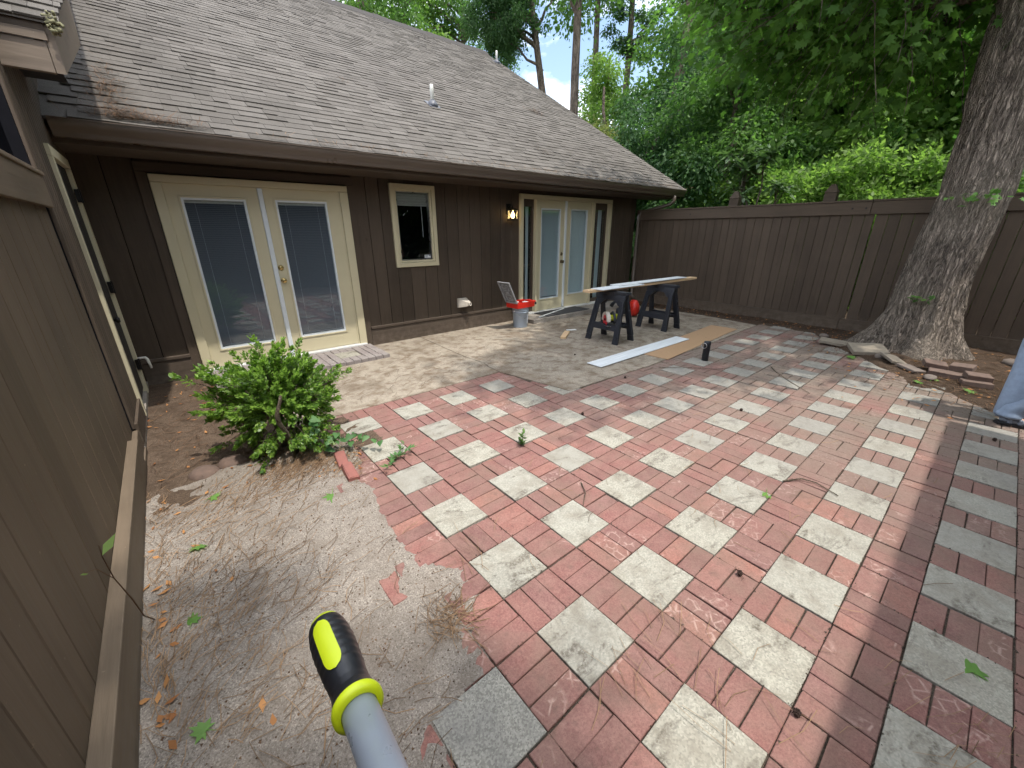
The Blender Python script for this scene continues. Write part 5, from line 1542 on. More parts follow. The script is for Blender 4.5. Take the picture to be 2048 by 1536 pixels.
# bucket with the red organiser on it
bk = empty('bucket', (3.99, 4.68, 0.010), label='grey plastic bucket with white label before the wall', category='bucket')
MB().lathe([(0.0, 0.0), (0.130, 0.0), (0.133, 0.006), (0.146, 0.27), (0.150, 0.272), (0.150, 0.284), (0.1465, 0.286), (0.147, 0.305), (0.152, 0.307), (0.152, 0.320), (0.148, 0.322), (0.149, 0.345), (0.156, 0.348), (0.156, 0.370), (0.150, 0.372), (0.144, 0.366), (0.130, 0.02), (0.0, 0.012)], 40, cap=False).build('body', 'bucket', bk, smooth=True)
mb = MB()
for k in range(9):
    pass
tilt = []
for k in range(17):
    a = math.pi * k / 16
    tilt.append((-0.158 * math.cos(a), -0.158 * math.sin(a) * 0.86 - 0.03 * math.sin(a), 0.30 - 0.13 * math.sin(a)))
MB().tube(tilt, 0.0025, 6).build('bail_handle', 'steel', bk, smooth=True)
for s in (-1, 1):
    MB().lathe([(0.014, 0), (0.014, 0.012), (0.006, 0.016)], 12).build('bail_ear', 'white', bk, loc=(s * 0.146, 0, 0.30), rot=(0, R(90 * s), 0))
mb = MB()
for k in range(7):
    a0 = R(-75 + k * 7); a1 = R(-75 + (k + 1) * 7)
    q = []
    for a in (a0, a1):
        for z in (0.07, 0.245): q.append((math.cos(a) * (0.1352 + 0.048 * z), math.sin(a) * (0.1352 + 0.048 * z), z))
    mb.poly([q[0], q[2], q[3], q[1]])
mb.build('paper_label', 'label_white', bk)
tc = empty('tool_organiser', (3.99, 4.66, 0.383), (0, 0, R(4)), label='open red organiser tray with raised smoky lid on the bucket', category='tool case')
mb = MB().box(-0.235, 0.20, -0.15, 0.15, 0.0, 0.012)
mb.box(-0.235, 0.20, -0.15, -0.138, 0.012, 0.10).box(-0.235, 0.20, 0.138, 0.15, 0.012, 0.10).box(-0.235, -0.223, -0.138, 0.138, 0.012, 0.10).box(0.188, 0.20, -0.138, 0.138, 0.012, 0.10)
mb.build('tray', 'red', tc, bevel=0.005)
mb = MB()
for x in (-0.12, -0.02, 0.09): mb.box(x, x + 0.006, -0.137, 0.137, 0.013, 0.085)
mb.box(-0.222, 0.187, -0.003, 0.003, 0.013, 0.082)
mb.build('divider', 'red', tc)
MB().box(0.20, 0.29, -0.10, 0.10, 0.055, 0.095).build('handle', 'red', tc, bevel=0.012)
MB().box(0.215, 0.245, -0.16, -0.14, 0.03, 0.08).build('latch', 'black_plastic', tc, bevel=0.004)
MB().box(0.0, 0.08, -0.12, -0.02, 0.07, 0.098).box(-0.11, -0.04, 0.02, 0.12, 0.07, 0.094).build('contents', 'white', tc, bevel=0.003)
ldp = bpy.data.objects.new('lid', None); link(ldp, tc); ldp.location = (-0.235, 0, 0.10); ldp.rotation_euler = (0, R(-118), R(0))
MB().box(0.0, 0.43, -0.15, 0.15, 0.0, 0.006).build('lid_sheet', 'clear', ldp)
mb = MB().box(0.0, 0.43, -0.15, -0.132, 0.007, 0.022).box(0.0, 0.43, 0.132, 0.15, 0.007, 0.022).box(0.0, 0.018, -0.132, 0.132, 0.007, 0.022).box(0.412, 0.43, -0.132, 0.132, 0.007, 0.022)
for a, b in ((0.05, 0.17), (0.255, 0.38)):
    mb.box(a, b, -0.075, -0.065, 0.007, 0.016).box(a, b, 0.065, 0.075, 0.007, 0.016).box(a, a + 0.01, -0.065, 0.065, 0.007, 0.016).box(b - 0.01, b, -0.065, 0.065, 0.007, 0.016)
mb.box(0.19, 0.235, -0.03, 0.03, 0.007, 0.02)
mb.build('lid_rib', 'lid_rib', ldp)

# black flask
fk = empty('flask', (4.545, 1.43, 0.0), label='black insulated flask with a ring handle standing on the paving', category='flask')
MB().lathe([(0.040, 0.0), (0.043, 0.004), (0.044, 0.20), (0.042, 0.215), (0.040, 0.222)], 28).build('body', 'rubber', fk, smooth=True)
MB().lathe([(0.043, 0.222), (0.045, 0.228), (0.045, 0.262), (0.040, 0.272), (0.02, 0.275)], 28).build('lid', 'black_plastic', fk, smooth=True)
ring_pts = [(-0.046 - 0.001, 0.036 * math.cos(R(a)) + 0.02, 0.215 + 0.036 * math.sin(R(a))) for a in range(0, 361, 20)]
MB().tube(ring_pts, 0.0045, 8).build('ring_handle', 'steel', fk, smooth=True)

# extension pole in the foreground
tip = Vector((-0.854, -0.552, 1.293)); colr_ = Vector((-0.858, -0.663, 1.313))
ax = (colr_ - tip).normalized()
pl = empty('extension_pole', tip, label='grey extension pole with black and neon yellow rubber grip in the foreground', category='pole')
pl.rotation_euler = ax.to_track_quat('Z', 'Y').to_euler()
GL = (colr_ - tip).length
pl.scale = (0.9, 0.9, 1.0)
prof = [(0.0, -0.004), (0.010, -0.004), (0.0165, -0.001), (0.0185, 0.004)]
MB().lathe(prof, 36, cap=False).build('grip_cap', 'neon', pl, smooth=True)
gp = [(0.0186, 0.0042), (0.0200, 0.010), (0.0212, 0.022), (0.0216, 0.036), (0.0210, 0.052), (0.0200, 0.068), (0.0188, 0.082), (0.0183, 0.092), (0.0190, 0.100), (0.0208, 0.106), (0.0222, 0.110)]
mb = MB(); n = 48; base = 0
zs = []
for (r0, z0), (r1, z1) in zip(gp, gp[1:]):
    for s in range(5): zs.append((r0 + (r1 - r0) * s / 5, z0 + (z1 - z0) * s / 5))
zs.append(gp[-1])
for r, z in zs:
    for j in range(n):
        a = 2 * math.pi * j / n
        rib = 0.0
        w = math.cos(a - R(250))
        if 0.014 < z < 0.078 and w < 0.55:
            rib = 0.0008 * (0.5 + 0.5 * math.sin(z * 620)) - 0.0004
        mb.v.append(((r + rib) * math.cos(a), (r + rib) * math.sin(a), z))
for k in range(len(zs) - 1):
    for j in range(n):
        mb.f.append((k * n + j, k * n + (j + 1) % n, (k + 1) * n + (j + 1) % n, (k + 1) * n + j))
mb.build('grip', 'rubber', pl, smooth=True)
MB().lathe([(0.0223, 0.1101), (0.0230, 0.113), (0.0226, 0.117), (0.0190, 0.1185), (0.0160, 0.1185)], 40, cap=False).build('grip_collar', 'neon', pl, smooth=True)
MB().lathe([(0.0158, 0.112), (0.0158, 0.75)], 40).build('pole_tube', 'pole', pl, smooth=True)
GRIP_DIR = R(0)
def grip_pad(center_deg, half_w, z0, z1):
    mb = MB(); rows = 22; cols = 12
    for k in range(rows + 1):
        t = k / rows; z = z0 + (z1 - z0) * t
        e = min(t, 1 - t) * (z1 - z0)
        hw = half_w if e > half_w * 1.7 else half_w * math.sqrt(max(0.0, 1 - (1 - e / (half_w * 1.7)) ** 2))
        r = interp([(b, a) for a, b in gp], z) + 0.0009
        for j in range(cols + 1):
            a = R(center_deg) + (2 * j / cols - 1) * hw / r
            mb.v.append((r * math.cos(a), r * math.sin(a), z))
    for k in range(rows):
        for j in range(cols):
            i = k * (cols + 1) + j
            mb.f.append((i, i + 1, i + cols + 2, i + cols + 1))
    return mb
# the pad faces up and a little left, towards the viewer
bpy.context.view_layer.update()
qi = pl.rotation_euler.to_quaternion().inverted()
vv = qi @ ((CAM - tip).normalized() + Vector((-0.16, 0.0, 0.0)))
grip_pad(math.degrees(math.atan2(vv.y, vv.x)), 0.0095, 0.012, 0.080).build('grip_pad', 'neon', pl, smooth=True)

# ------------------------------------------------------------------ person at the right edge (only a leg shows)
def skin_obj(name, verts, edges, mat, parent=None, root=0, sub=2, **props):
    me = bpy.data.meshes.new(name)
    me.from_pydata([v[:3] for v in verts], edges, [])
    o = bpy.data.objects.new(name, me); link(o, parent)
    me.materials.append(MT[mat])
    sk = o.modifiers.new('skin', 'SKIN'); sk.use_smooth_shade = True
    for d, v in zip(me.skin_vertices[0].data, verts):
        d.radius = (v[3], v[4] if len(v) > 4 else v[3]); d.use_root = False
    me.skin_vertices[0].data[root].use_root = True
    ss = o.modifiers.new('sub', 'SUBSURF'); ss.levels = sub; ss.render_levels = sub
    for k, v in props.items(): o[k] = v
    return o
PX, PY = 4.84, -1.325
bodyv = [(0, 0, 0.95, 0.13, 0.11), (0, 0, 1.12, 0.125, 0.10), (0, -0.01, 1.30, 0.15, 0.11), (0, 0, 1.43, 0.12, 0.09), (0, -0.01, 1.51, 0.055), (0, -0.03, 1.58, 0.065), (0, -0.035, 1.66, 0.085, 0.10), (0, -0.03, 1.73, 0.06, 0.07),
         (-0.10, 0.0, 0.88, 0.085), (-0.115, -0.10, 0.50, 0.058), (-0.115, 0.06, 0.09, 0.038), (-0.115, -0.06, 0.04, 0.035),
         (0.10, 0.0, 0.88, 0.085), (0.115, -0.06, 0.50, 0.058), (0.12, -0.05, 0.09, 0.038), (0.12, -0.17, 0.04, 0.035),
         (-0.19, 0, 1.42, 0.055), (-0.25, 0.02, 1.15, 0.042), (-0.25, -0.10, 0.92, 0.034), (-0.24, -0.14, 0.84, 0.036),
         (0.19, 0, 1.42, 0.055), (0.25, 0.02, 1.15, 0.042), (0.25, -0.10, 0.92, 0.034), (0.24, -0.14, 0.84, 0.036)]
be = [(0, 1), (1, 2), (2, 3), (3, 4), (4, 5), (5, 6), (6, 7), (0, 8), (8, 9), (9, 10), (10, 11), (0, 12), (12, 13), (13, 14), (14, 15), (3, 16), (16, 17), (17, 18), (18, 19), (3, 20), (20, 21), (21, 22), (22, 23)]
for s, b in ((-1, 19), (1, 23)):
    w = bodyv[b]
    for k, (dx, dy, ln) in enumerate(((-0.028, -0.02, 0.055), (-0.010, -0.025, 0.07), (0.010, -0.022, 0.072), (0.026, -0.015, 0.058), (-0.04 * s, 0.0, 0.035))):
        i = len(bodyv)
        bodyv.append((w[0] + dx, w[1] + dy, w[2] - 0.035 if k < 4 else w[2] - 0.015, 0.0095)); bodyv.append((w[0] + dx * 1.2, w[1] + dy - 0.006, w[2] - 0.035 - ln * 0.6, 0.0085)); bodyv.append((w[0] + dx * 1.2, w[1] + dy + 0.004, w[2] - 0.035 - ln, 0.0075))
        be += [(b, i), (i, i + 1), (i + 1, i + 2)]
person = skin_obj('person', bodyv, be, 'skin', label='person in faded blue jeans and grey shoes standing at the right edge', category='person')
person.location = (PX, PY, 0.0); person.rotation_euler = (0, 0, R(8))
jv = [(0, 0, 0.99, 0.15, 0.125), (0, 0, 0.92, 0.15, 0.13), (-0.10, 0, 0.82, 0.105), (-0.112, -0.085, 0.62, 0.088), (-0.115, -0.10, 0.50, 0.082), (-0.116, -0.045, 0.34, 0.084), (-0.116, -0.01, 0.26, 0.080), (-0.117, 0.045, 0.17, 0.090), (-0.117, 0.05, 0.135, 0.083), (-0.118, 0.052, 0.10, 0.096), (-0.118, 0.055, 0.07, 0.088), (-0.118, 0.058, 0.045, 0.102),
      (0.10, 0, 0.82, 0.105), (0.113, -0.03, 0.62, 0.088), (0.115, -0.06, 0.50, 0.082), (0.117, -0.06, 0.30, 0.082), (0.119, -0.055, 0.13, 0.086), (0.12, -0.055, 0.055, 0.092)]
je = [(0, 1), (1, 2), (2, 3), (3, 4), (4, 5), (5, 6), (6, 7), (7, 8), (8, 9), (9, 10), (1, 11), (11, 12), (12, 13), (13, 14), (14, 15), (15, 16)]
skin_obj('jeans', jv, je, 'jeans', person)
shv = [(0, 0, 0.98, 0.155, 0.125), (0, 0, 1.12, 0.145, 0.12), (0, -0.01, 1.30, 0.17, 0.125), (0, 0, 1.43, 0.14, 0.10), (-0.19, 0, 1.42, 0.075), (-0.235, 0.01, 1.24, 0.062), (0.19, 0, 1.42, 0.075), (0.235, 0.01, 1.24, 0.062)]
skin_obj('shirt', shv, [(0, 1), (1, 2), (2, 3), (3, 4), (4, 5), (3, 6), (6, 7)], 'shirt', person)
for sx, dy in ((-0.116, 0.075), (0.12, -0.035)):
    s_ = empty('shoe', (sx, dy, 0), parent=person)
    skin_obj('upper', [(0, 0.03, 0.05, 0.042, 0.04), (0, -0.05, 0.055, 0.045, 0.035), (0, -0.13, 0.045, 0.046, 0.028), (0, -0.20, 0.035, 0.036, 0.02)], [(0, 1), (1, 2), (2, 3)], 'shoe', s_)
    MB().prism([(-0.042, 0.03), (-0.046, -0.10), (-0.052, -0.17), (-0.03, -0.235), (0.03, -0.235), (0.052, -0.17), (0.046, -0.10), (0.042, 0.03), (0.0, 0.05)], 'Z', 0.0, 0.028).build('sole', 'rubber', s_, bevel=0.006)
    for yv in (-0.04, -0.10, -0.15):
        MB().box(-0.050, 0.050, yv - 0.014, yv + 0.014, 0.03, 0.088 - 0.12 * abs(yv)).build('strap', 'shoe', s_, bevel=0.006)
    for v_ in s_.children: pass
# hair cap and face
hd = MB()
for (r, z) in (): pass
MB().lathe([(0.098, 1.63), (0.104, 1.68), (0.098, 1.73), (0.072, 1.775), (0.03, 1.80), (0.0, 1.802)], 20, (0, -0.012, 0)).build('hair', 'hair', person, smooth=True)
for s in (-1, 1):
    MB().lathe([(0.0, -0.012), (0.010, -0.006), (0.012, 0.0), (0.010, 0.006), (0.0, 0.012)], 10, (s * 0.032, -0.128, 1.665)).build('eye', 'white', person, smooth=True)
    MB().lathe([(0.006, -0.03), (0.014, 0.0), (0.008, 0.03)], 10, (s * 0.092, -0.03, 1.65)).build('ear', 'skin', person, smooth=True)
MB().hexa([(-0.014, -0.13, 1.625), (0.014, -0.13, 1.625), (0.012, -0.12, 1.625), (-0.012, -0.12, 1.625), (-0.005, -0.128, 1.67), (0.005, -0.128, 1.67), (0.005, -0.12, 1.67), (-0.005, -0.12, 1.67)]).build('nose', 'skin', person, bevel=0.004)
MB().box(-0.022, 0.022, -0.126, -0.116, 1.597, 1.606).build('mouth', 'red', person, bevel=0.003)

# ------------------------------------------------------------------ loose masonry at the foot of the tree
def loose(name, loc, rot, size, mat, label, cat):
    w, d, h = size
    MB().cbox(-w / 2, w / 2, -d / 2, d / 2, 0, h, '+z', 0.006, 0.004).build(name, mat, None, loc=loc, rot=rot, label=label, category=cat)
MT['paver_old'] = m_plain('old_paver', (0.235, 0.20, 0.155), 0.95, var=0.35, nscale=16, bump=0.5)
loose('square_paver', (6.62, 0.06, 0.055), (R(-5), R(-6), R(24)), (0.40, 0.40, 0.05), 'paver_old', 'brown square paver propped against the left root of the maple', 'paver')
loose('square_paver', (6.70, 0.07, 0.010), (R(3), R(-2), R(40)), (0.38, 0.36, 0.045), 'oldbrick', 'darker paver lying under the propped one at the maple', 'paver')
loose('flat_stone', (6.85, 0.46, 0.03), (R(4), R(-4), R(10)), (0.22, 0.46, 0.04), 'paver_old', 'long flat stone at the left end of the maple roots', 'stone')
loose('flat_stone', (6.30, -0.27, 0.05), (R(14), R(-7), R(35)), (0.30, 0.20, 0.035), 'paver_old', 'thin tilted stone in front of the maple trunk', 'stone')
loose('loose_brick', (6.25, -0.66, 0.075), (R(6), R(-8), R(15)), (0.15, 0.21, 0.06), 'oldbrick', 'left of the two bricks on top of the pile at the right root', 'brick')
loose('loose_brick', (6.27, -0.90, 0.085), (R(-4), R(-6), R(-8)), (0.15, 0.20, 0.065), 'oldbrick', 'middle brick on the pile at the right root', 'brick')
loose('loose_brick', (6.00, -1.04, 0.070), (R(3), R(-5), R(20)), (0.14, 0.21, 0.06), 'oldbrick', 'rightmost brick of the pile at the right root', 'brick')
loose('loose_brick', (6.10, -0.78, 0.012), (R(2), R(2), R(5)), (0.20, 0.30, 0.06), 'oldbrick', 'lower brick bearing the pile at the right root', 'brick')
loose('loose_brick', (5.90, -1.05, 0.008), (R(0), R(4), R(12)), (0.16, 0.24, 0.06), 'oldbrick', 'half-buried brick under the right end of the pile', 'brick')
loose('flat_stone', (6.05, -0.48, 0.03), (R(5), R(-4), R(50)), (0.26, 0.17, 0.03), 'rock', 'dark flat stone left of the brick pile', 'stone')
def rock(loc, s, label):
    mb = MB(); n = 10; m = 6
    ph = rng.uniform(0, 9)
    for k in range(m + 1):
        th = math.pi * k / m
        for j in range(n):
            a = 2 * math.pi * j / n
            u = Vector((math.sin(th) * math.cos(a), math.sin(th) * math.sin(a), math.cos(th)))
            r = 1 + 0.28 * noise.noise(u * 1.7 + Vector((ph, 0, 0)))
            mb.v.append((u.x * r * s[0], u.y * r * s[1], u.z * r * s[2] + s[2] * 0.5))
    for k in range(m):
        for j in range(n): mb.f.append((k * n + j, k * n + (j + 1) % n, (k + 1) * n + (j + 1) % n, (k + 1) * n + j))
    mb.build('rock', 'rock', None, loc=loc, label=label, category='rock', smooth=True)
rock((5.82, -0.68, 0.02), (0.11, 0.06, 0.03), 'small rounded rock below the brick pile')
rock((6.42, -0.12, 0.02), (0.09, 0.07, 0.04), 'pale rock between the propped paver and the tilted stone')
rock((7.3, -1.35, 0.02), (0.13, 0.16, 0.06), 'rock by the fence right of the maple')
rock((6.65, -1.62, 0.02), (0.07, 0.07, 0.04), 'small stone on the soil right of the maple')
rock((7.2, 0.72, 0.03), (0.07, 0.07, 0.04), 'pale pebble on the left maple root')
# edging bricks at the shrub
for k, (x, y, a, lb) in enumerate(((-0.19, 2.01, 62, 'upper of two loose red bricks edging the sand by the shrub'), (-0.195, 1.80, 66, 'lower of two loose red bricks edging the sand by the shrub'))):
    loose('edging_brick', (x, y, -0.005), (R(4), R(-6), R(a + 20)), (0.20, 0.075, 0.05), 'redbrick', lb, 'brick')
for k, (x, y, lb) in enumerate(((-1.02, 2.52, 'left of three rounded red stones half sunk beside the shrub'), (-0.84, 2.56, 'middle of three rounded red stones beside the shrub'), (-0.62, 2.62, 'right one of three rounded red stones, touching the shrub'))):
    mb = MB().lathe([(0.02, 0.055), (0.07, 0.045), (0.10, 0.01), (0.10, -0.02)][::-1], 14)
    mb.build('red_stone', 'oldbrick', None, loc=(x, y, -0.01), rot=(R(rng.uniform(-8, 8)), R(8), 0), smooth=True, label=lb, category='stone')

# ------------------------------------------------------------------ litter
def fallen(loc, s, rz, label, mat='leaf_green_fallen', zz=0.008):
    P = np.zeros((1, 3)); D = np.array([[1.0, 0, 0.06]]); N = np.array([[0.08, 0.1, 1.0]])
    V, F = maple_leaves(P, D, N, np.array([s]))
    n0 = len(V)
    V = np.concatenate([V, [[0, 0.002, 0.002], [0, -0.002, 0.002], [-s * 0.7, 0, 0.006]]]); F = np.concatenate([F, [[n0, n0 + 1, n0 + 2]]])
    add('fallen_leaf', mesh_np('fallen_leaf', V, F), mat, None, (loc[0], loc[1], zz), (R(rng.uniform(-9, 9)), R(rng.uniform(-9, 9)), R(rz)), label=label, category='leaf', group='fallen green leaves')
fallen((1.895, -0.277), 0.09, 200, 'green leaf on a pale paver in the middle of the paving')
fallen((1.231, -1.268), 0.10, 20, 'green leaf on the shaded paver at the lower right')
fallen((-0.377, 1.628), 0.11, 250, 'green leaf on the sand below the shrub')
fallen((-1.017, 2.098), 0.08, 20, 'topmost green leaf beside the left fence', zz=0.014)
fallen((-1.123, 1.622), 0.09, 300, 'green leaf second from the top beside the left fence', zz=0.014)
fallen((-1.178, 1.041), 0.07, 80, 'green leaf third from the top beside the left fence', zz=0.014)
fallen((-1.165, 0.482), 0.07, 140, 'lowest green leaf beside the left fence', zz=0.014)
fallen((5.75, -0.72), 0.11, 30, 'yellow-green leaf on the mulch left of the brick pile', zz=0.03)
fallen((5.55, -1.05), 0.11, 80, 'yellow-green leaf on the mulch below the brick pile', zz=0.03)
fallen((5.55, -0.62), 0.10, 170, 'yellow-green leaf where mulch meets the paving', zz=0.03)
fallen((6.2, 0.12), 0.12, 110, 'yellow-green leaf under the propped paver', zz=0.03)
fallen((5.9, -1.5), 0.12, 10, 'yellow-green leaf right of the brick pile', zz=0.03)

def seed_ball(loc, label):
    mb = MB(); n, m, r = 12, 8, 0.012
    for k in range(m + 1):
        th = math.pi * k / m
        for j in range(n):
            a = 2 * math.pi * j / n; q = r * (1.0 if (j + k) % 2 else 1.35)
            mb.v.append((q * math.sin(th) * math.cos(a), q * math.sin(th) * math.sin(a), q * math.cos(th) + r))
    for k in range(m):
        for j in range(n): mb.f.append((k * n + j, k * n + (j + 1) % n, (k + 1) * n + (j + 1) % n, (k + 1) * n + j))
    mb.tube([(0, 0, r), (r * 2.2, r, r * 0.6), (r * 3.4, 0, r * 0.3)], 0.0012, 4)
    mb.build('seed_ball', 'ball', None, loc=(*loc, 0.003), rot=(0, 0, rng.uniform(0, 6)), label=label, category='seed ball', group='spiky brown seed balls')
seed_ball((3.177, 0.402), 'brown seed ball on a pale paver right of centre')
seed_ball((4.174, -1.243), 'brown seed ball at the right edge below the jeans')
seed_ball((0.514, -0.859), 'brown seed ball on the shadow line at the bottom')
seed_ball((3.094, 1.712), 'brown seed ball by the slab edge')
seed_ball((1.902, 1.363), 'brown seed ball on a paver left of centre')
seed_ball((1.03, -0.45), 'brown seed ball on the bricks at lower centre')
seed_ball((3.35, 2.75), 'brown seed ball on the concrete left of the white board')

def strips(segs, w):
    """needles: each a thin two-piece bent strip lying about flat"""
    V = []; F = []
    for p, a, ln, bend, z in segs:
        d = np.array([math.cos(a), math.sin(a)]); s = np.array([-d[1], d[0]])
        mid = np.array(p) + d * ln * 0.5 + s * bend * ln; end = np.array(p) + d * ln
        i = len(V)
        for q, h in ((np.array(p), z[0]), (mid, z[1]), (end, z[2])):
            V.append((q[0] - s[0] * w / 2, q[1] - s[1] * w / 2, h)); V.append((q[0] + s[0] * w / 2, q[1] + s[1] * w / 2, h + w * 0.5))
        F += [(i, i + 1, i + 3, i + 2), (i + 2, i + 3, i + 5, i + 4)]
    return V, F
def needle_field(name, centres, mat, w=0.0022, zf=lambda x, y: 0.006):
    segs = []
    for cx, cy, sx, sy, n, ang, spread, ln in centres:
        for _ in range(n):
            x = rng.gauss(cx, sx); y = rng.gauss(cy, sy); a = R(ang) + rng.gauss(0, R(spread)); l = ln * rng.uniform(0.5, 1.3)
            z = zf(x, y); lift = abs(rng.gauss(0, 0.012))
            segs.append(((x, y), a, l, rng.gauss(0, 0.10), (z, z + lift * 0.6, z + lift)))
    V, F = strips(segs, w)
    return add(name, mesh_np(name, V, F), mat, kind='stuff')
zs_ = lambda x, y: z_sand(x, y) + 0.006
needle_field('pine_needles', [(-0.98, 1.5, 0.24, 0.32, 200, 40, 40, 0.13), (-1.05, 1.0, 0.18, 0.3, 150, 50, 35, 0.13), (-0.75, 2.0, 0.28, 0.14, 230, 25, 30, 0.14), (-0.45, 2.1, 0.14, 0.12, 420, 60, 25, 0.16),
    (-0.27, 0.30, 0.05, 0.06, 130, 30, 80, 0.11), (-1.0, 0.45, 0.2, 0.3, 90, 45, 60, 0.13), (-0.7, 0.9, 0.3, 0.5, 90, 40, 60, 0.12), (-1.28, 1.2, 0.04, 0.9, 200, 85, 25, 0.11), (-0.8, -0.1, 0.25, 0.3, 90, 50, 70, 0.12), (-0.12, 1.9, 0.10, 0.14, 170, 50, 60, 0.10)], 'needle', zf=zs_)
needle_field('old_needles_by_wing', [(-1.1, 3.4, 0.18, 0.5, 260, 60, 70, 0.10), (-0.9, 4.4, 0.25, 0.4, 220, 20, 70, 0.10), (-0.8, 2.75, 0.3, 0.2, 180, 20, 70, 0.10)], 'needle_dark', zf=lambda x, y: max(z_dirt(x, y), -0.03) + 0.008)
needle_field('needles_on_concrete', [(0.9, 3.9, 0.7, 0.35, 130, 15, 50, 0.12), (1.2, 3.3, 0.8, 0.25, 110, 10, 40, 0.13), (3.2, 3.6, 0.9, 0.6, 70, 20, 70, 0.10), (5.6, 4.3, 0.9, 0.25, 110, 20, 70, 0.10)], 'needle_dark', zf=lambda x, y: 0.013)
needle_field('needles_on_paving', [(1.5, 0.3, 1.2, 1.0, 90, 40, 70, 0.13), (0.9, -1.25, 0.25, 0.12, 26, 150, 14, 0.17), (0.35, -0.75, 0.15, 0.15, 18, 70, 50, 0.17), (0.25, -0.4, 0.2, 0.1, 14, 60, 30, 0.17), (0.1, 0.55, 0.08, 0.08, 16, 110, 40, 0.13), (1.7, -0.2, 0.4, 0.3, 24, 120, 60, 0.14), (3.6, 0.4, 1.0, 0.8, 50, 30, 70, 0.14)], 'needle', zf=lambda x, y: 0.010)
needle_field('mulch', [(6.0, -1.0, 0.5, 0.5, 1500, 100, 60, 0.10), (6.7, 0.35, 0.3, 0.3, 500, 60, 70, 0.09), (7.6, -1.6, 0.4, 0.6, 500, 90, 70, 0.10), (7.9, 2.2, 0.14, 1.0, 700, 90, 60, 0.10), (7.85, 4.2, 0.16, 0.6, 350, 90, 70, 0.10), (5.4, -1.7, 0.35, 0.35, 500, 90, 60, 0.10)], 'needle_dark', 0.004, lambda x, y: max(z_bed(x, y), 0.0) + 0.008)
# pine straw caught on the roof against the wing, in the gutter and on the shingles
def roof_straw(name, centres, mat):
    V = []; F = []
    for cx, cy, sx, sy, n, ln in centres:
        for _ in range(n):
            x = rng.gauss(cx, sx); y = max(rng.gauss(cy, sy), Y_E + 0.02); a = rng.uniform(0, 3.14)
            h = 0.018 + abs(rng.gauss(0, 0.02)); l = ln * rng.uniform(0.5, 1.2)
            p = roof_pt(x, y, h); q = roof_pt(x + math.cos(a) * l, max(y + math.sin(a) * l * 0.7, Y_E + 0.01), h + rng.gauss(0, 0.015))
            w = Vector((-math.sin(a), math.cos(a), 0)) * 0.002
            i = len(V); V += [tuple(p - w), tuple(p + w), tuple(q + w), tuple(q - w)]; F.append((i, i + 1, i + 2, i + 3))
    add(name, mesh_np(name, V, F), mat, kind='stuff')
roof_straw('pine_straw_on_roof', [(-0.93, 5.0, 0.07, 0.25, 300, 0.13), (-0.85, 4.52, 0.16, 0.06, 320, 0.13), (-0.55, 4.46, 0.16, 0.03, 200, 0.10), (6.75, 7.3, 0.10, 0.08, 110, 0.14), (5.0, 5.2, 0.08, 0.08, 40, 0.12), (1.9, 6.6, 0.05, 0.05, 14, 0.15)], 'needle_dark')
roof_straw('straw_in_gutter', [(x, 4.43, 0.5, 0.012, 90, 0.07) for x in (0.5, 1.5, 2.5, 3.5, 4.5, 5.5, 6.5, 7.5, 8.3)], 'needle')

def litter_leaves(name, areas, mat, zf):
    P = []; D = []; N = []; L = []
    for cx, cy, sx, sy, n, l in areas:
        for _ in range(n):
            x, y = rng.gauss(cx, sx), rng.gauss(cy, sy)
            P.append((x, y, zf(x, y))); a = rng.uniform(0, 6.28); D.append((math.cos(a), math.sin(a), rng.gauss(0, 0.15))); N.append((rng.gauss(0, 0.3), rng.gauss(0, 0.3), 1)); L.append(l * rng.uniform(0.6, 1.3))
    P = np.array(P); D = np.array(D); N = np.array(N); L = np.array(L)
    D /= np.linalg.norm(D, axis=1)[:, None]; N -= D * (N * D).sum(1)[:, None]; N /= np.linalg.norm(N, axis=1)[:, None]
    V, F = leaf_quads(P, D, N, L, L * 0.42)
    add(name, mesh_np(name, V, F), mat, kind='stuff')
litter_leaves('dead_leaves', [(-1.30, 1.2, 0.03, 0.8, 34, 0.05), (-1.08, 1.7, 0.18, 0.4, 12, 0.045), (-0.8, 0.4, 0.35, 0.5, 6, 0.05), (-1.0, 2.3, 0.2, 0.2, 10, 0.04), (-1.0, 4.0, 0.25, 0.6, 60, 0.045), (-0.15, 1.95, 0.1, 0.12, 25, 0.04)], 'leaf_dead', lambda x, y: max(z_sand(x, y), z_dirt(x, y), 0) + 0.010)
litter_leaves('dead_leaves_in_bed', [(6.0, -0.9, 0.6, 0.6, 160, 0.05), (7.85, 2.5, 0.15, 1.3, 220, 0.05), (7.3, 0.7, 0.3, 0.2, 60, 0.05), (7.5, -1.8, 0.4, 0.6, 90, 0.05)], 'leaf_dead', lambda x, y: max(z_bed(x, y), 0) + 0.014)

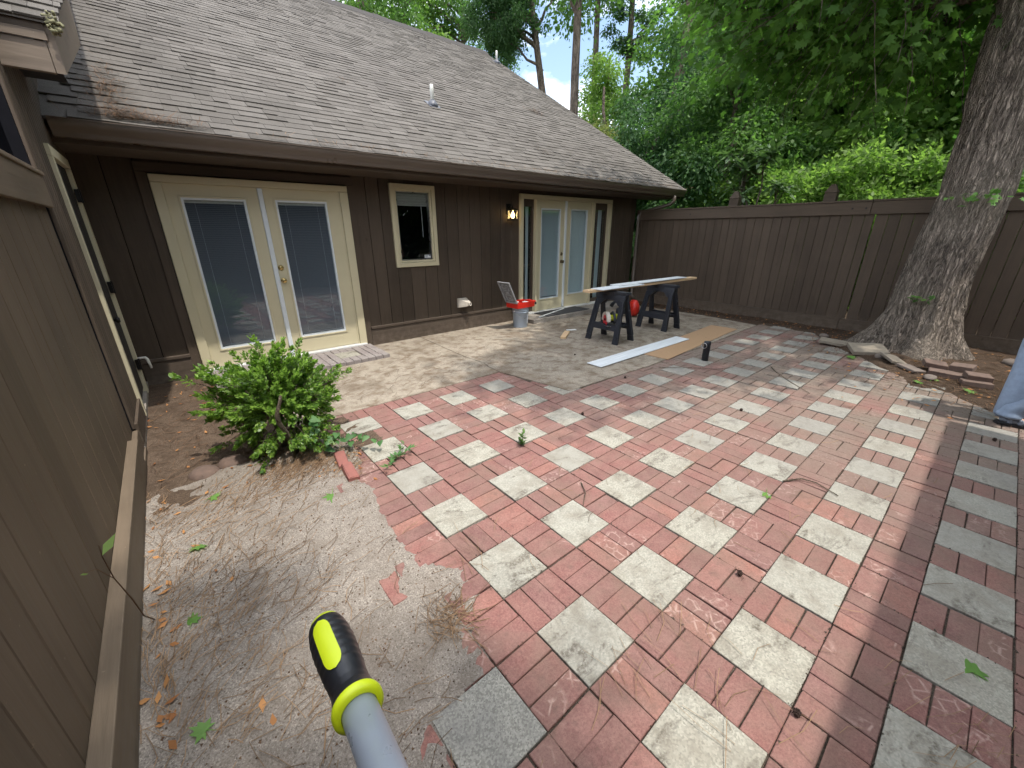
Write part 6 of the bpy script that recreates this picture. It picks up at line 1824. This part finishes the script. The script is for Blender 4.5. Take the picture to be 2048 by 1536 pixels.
# crumbs of dirt and bits of bark that soften the joints
def crumbs(name, n, region, mat, size, zf):
    V = []; F = []
    for _ in range(n):
        x, y = region(); r = size * rng.uniform(0.4, 1.4); z = zf(x, y)
        i = len(V); a = rng.uniform(0, 3)
        for k in range(3):
            V.append((x + r * math.cos(a + k * 2.1), y + r * math.sin(a + k * 2.1), z - 0.002))
        V.append((x, y, z + r * 0.8))
        F += [(i, i + 1, i + 3), (i + 1, i + 2, i + 3), (i + 2, i, i + 3)]
    add(name, mesh_np(name, V, F), mat, kind='stuff')
def joint_pt():
    i = rng.randint(-1, 10); j = rng.randint(-5, 4)
    if rng.random() < 0.5:
        x = i * PU + (SQ if rng.random() < 0.5 else 0) + rng.gauss(0, 0.006); y = -(j * PV) + rng.uniform(-0.5, 0)
    else:
        y = -(j * PV) - (SQ if rng.random() < 0.5 else 0) + rng.gauss(0, 0.006); x = i * PU + rng.uniform(0, 0.5)
    return (x, y) if in_patio(x, y) else joint_pt()
crumbs('joint_crumbs', 5200, joint_pt, 'joint', 0.0045, lambda x, y: sink(x, y) + 0.002)
crumbs('grit', 2600, lambda: (rng.uniform(-1.3, -0.1), rng.uniform(-1.2, 2.4)), 'needle_dark', 0.005, lambda x, y: max(z_sand(x, y), -0.01) + 0.002)

def twig(pts, r, label):
    mb = MB().tube(pts, [r * (1 - 0.5 * k / (len(pts) - 1)) for k in range(len(pts))], 6)
    mb.build('twig', 'stem', None, smooth=True, label=label, category='twig', group='twigs on the paving')
twig([(2.13, -0.30, 0.012), (2.25, -0.38, 0.020), (2.28, -0.46, 0.014), (2.22, -0.60, 0.012)], 0.006, 'short twig on the bricks near the green leaf')
twig([(4.9, 0.72, 0.012), (4.72, 0.62, 0.02), (4.45, 0.36, 0.012), (4.2, 0.10, 0.012)], 0.006, 'long curved twig on the paving left of the mulch')
twig([(3.75, 1.65, 0.012), (4.0, 1.45, 0.018), (4.25, 1.15, 0.012), (4.5, 1.02, 0.012)], 0.004, 'thin twig on the paving near the flask')
twig([(1.02, 0.62, 0.010), (0.95, 0.52, 0.014), (0.83, 0.44, 0.010)], 0.004, 'thin twig on the bricks in the centre left')

bpy.context.view_layer.update()
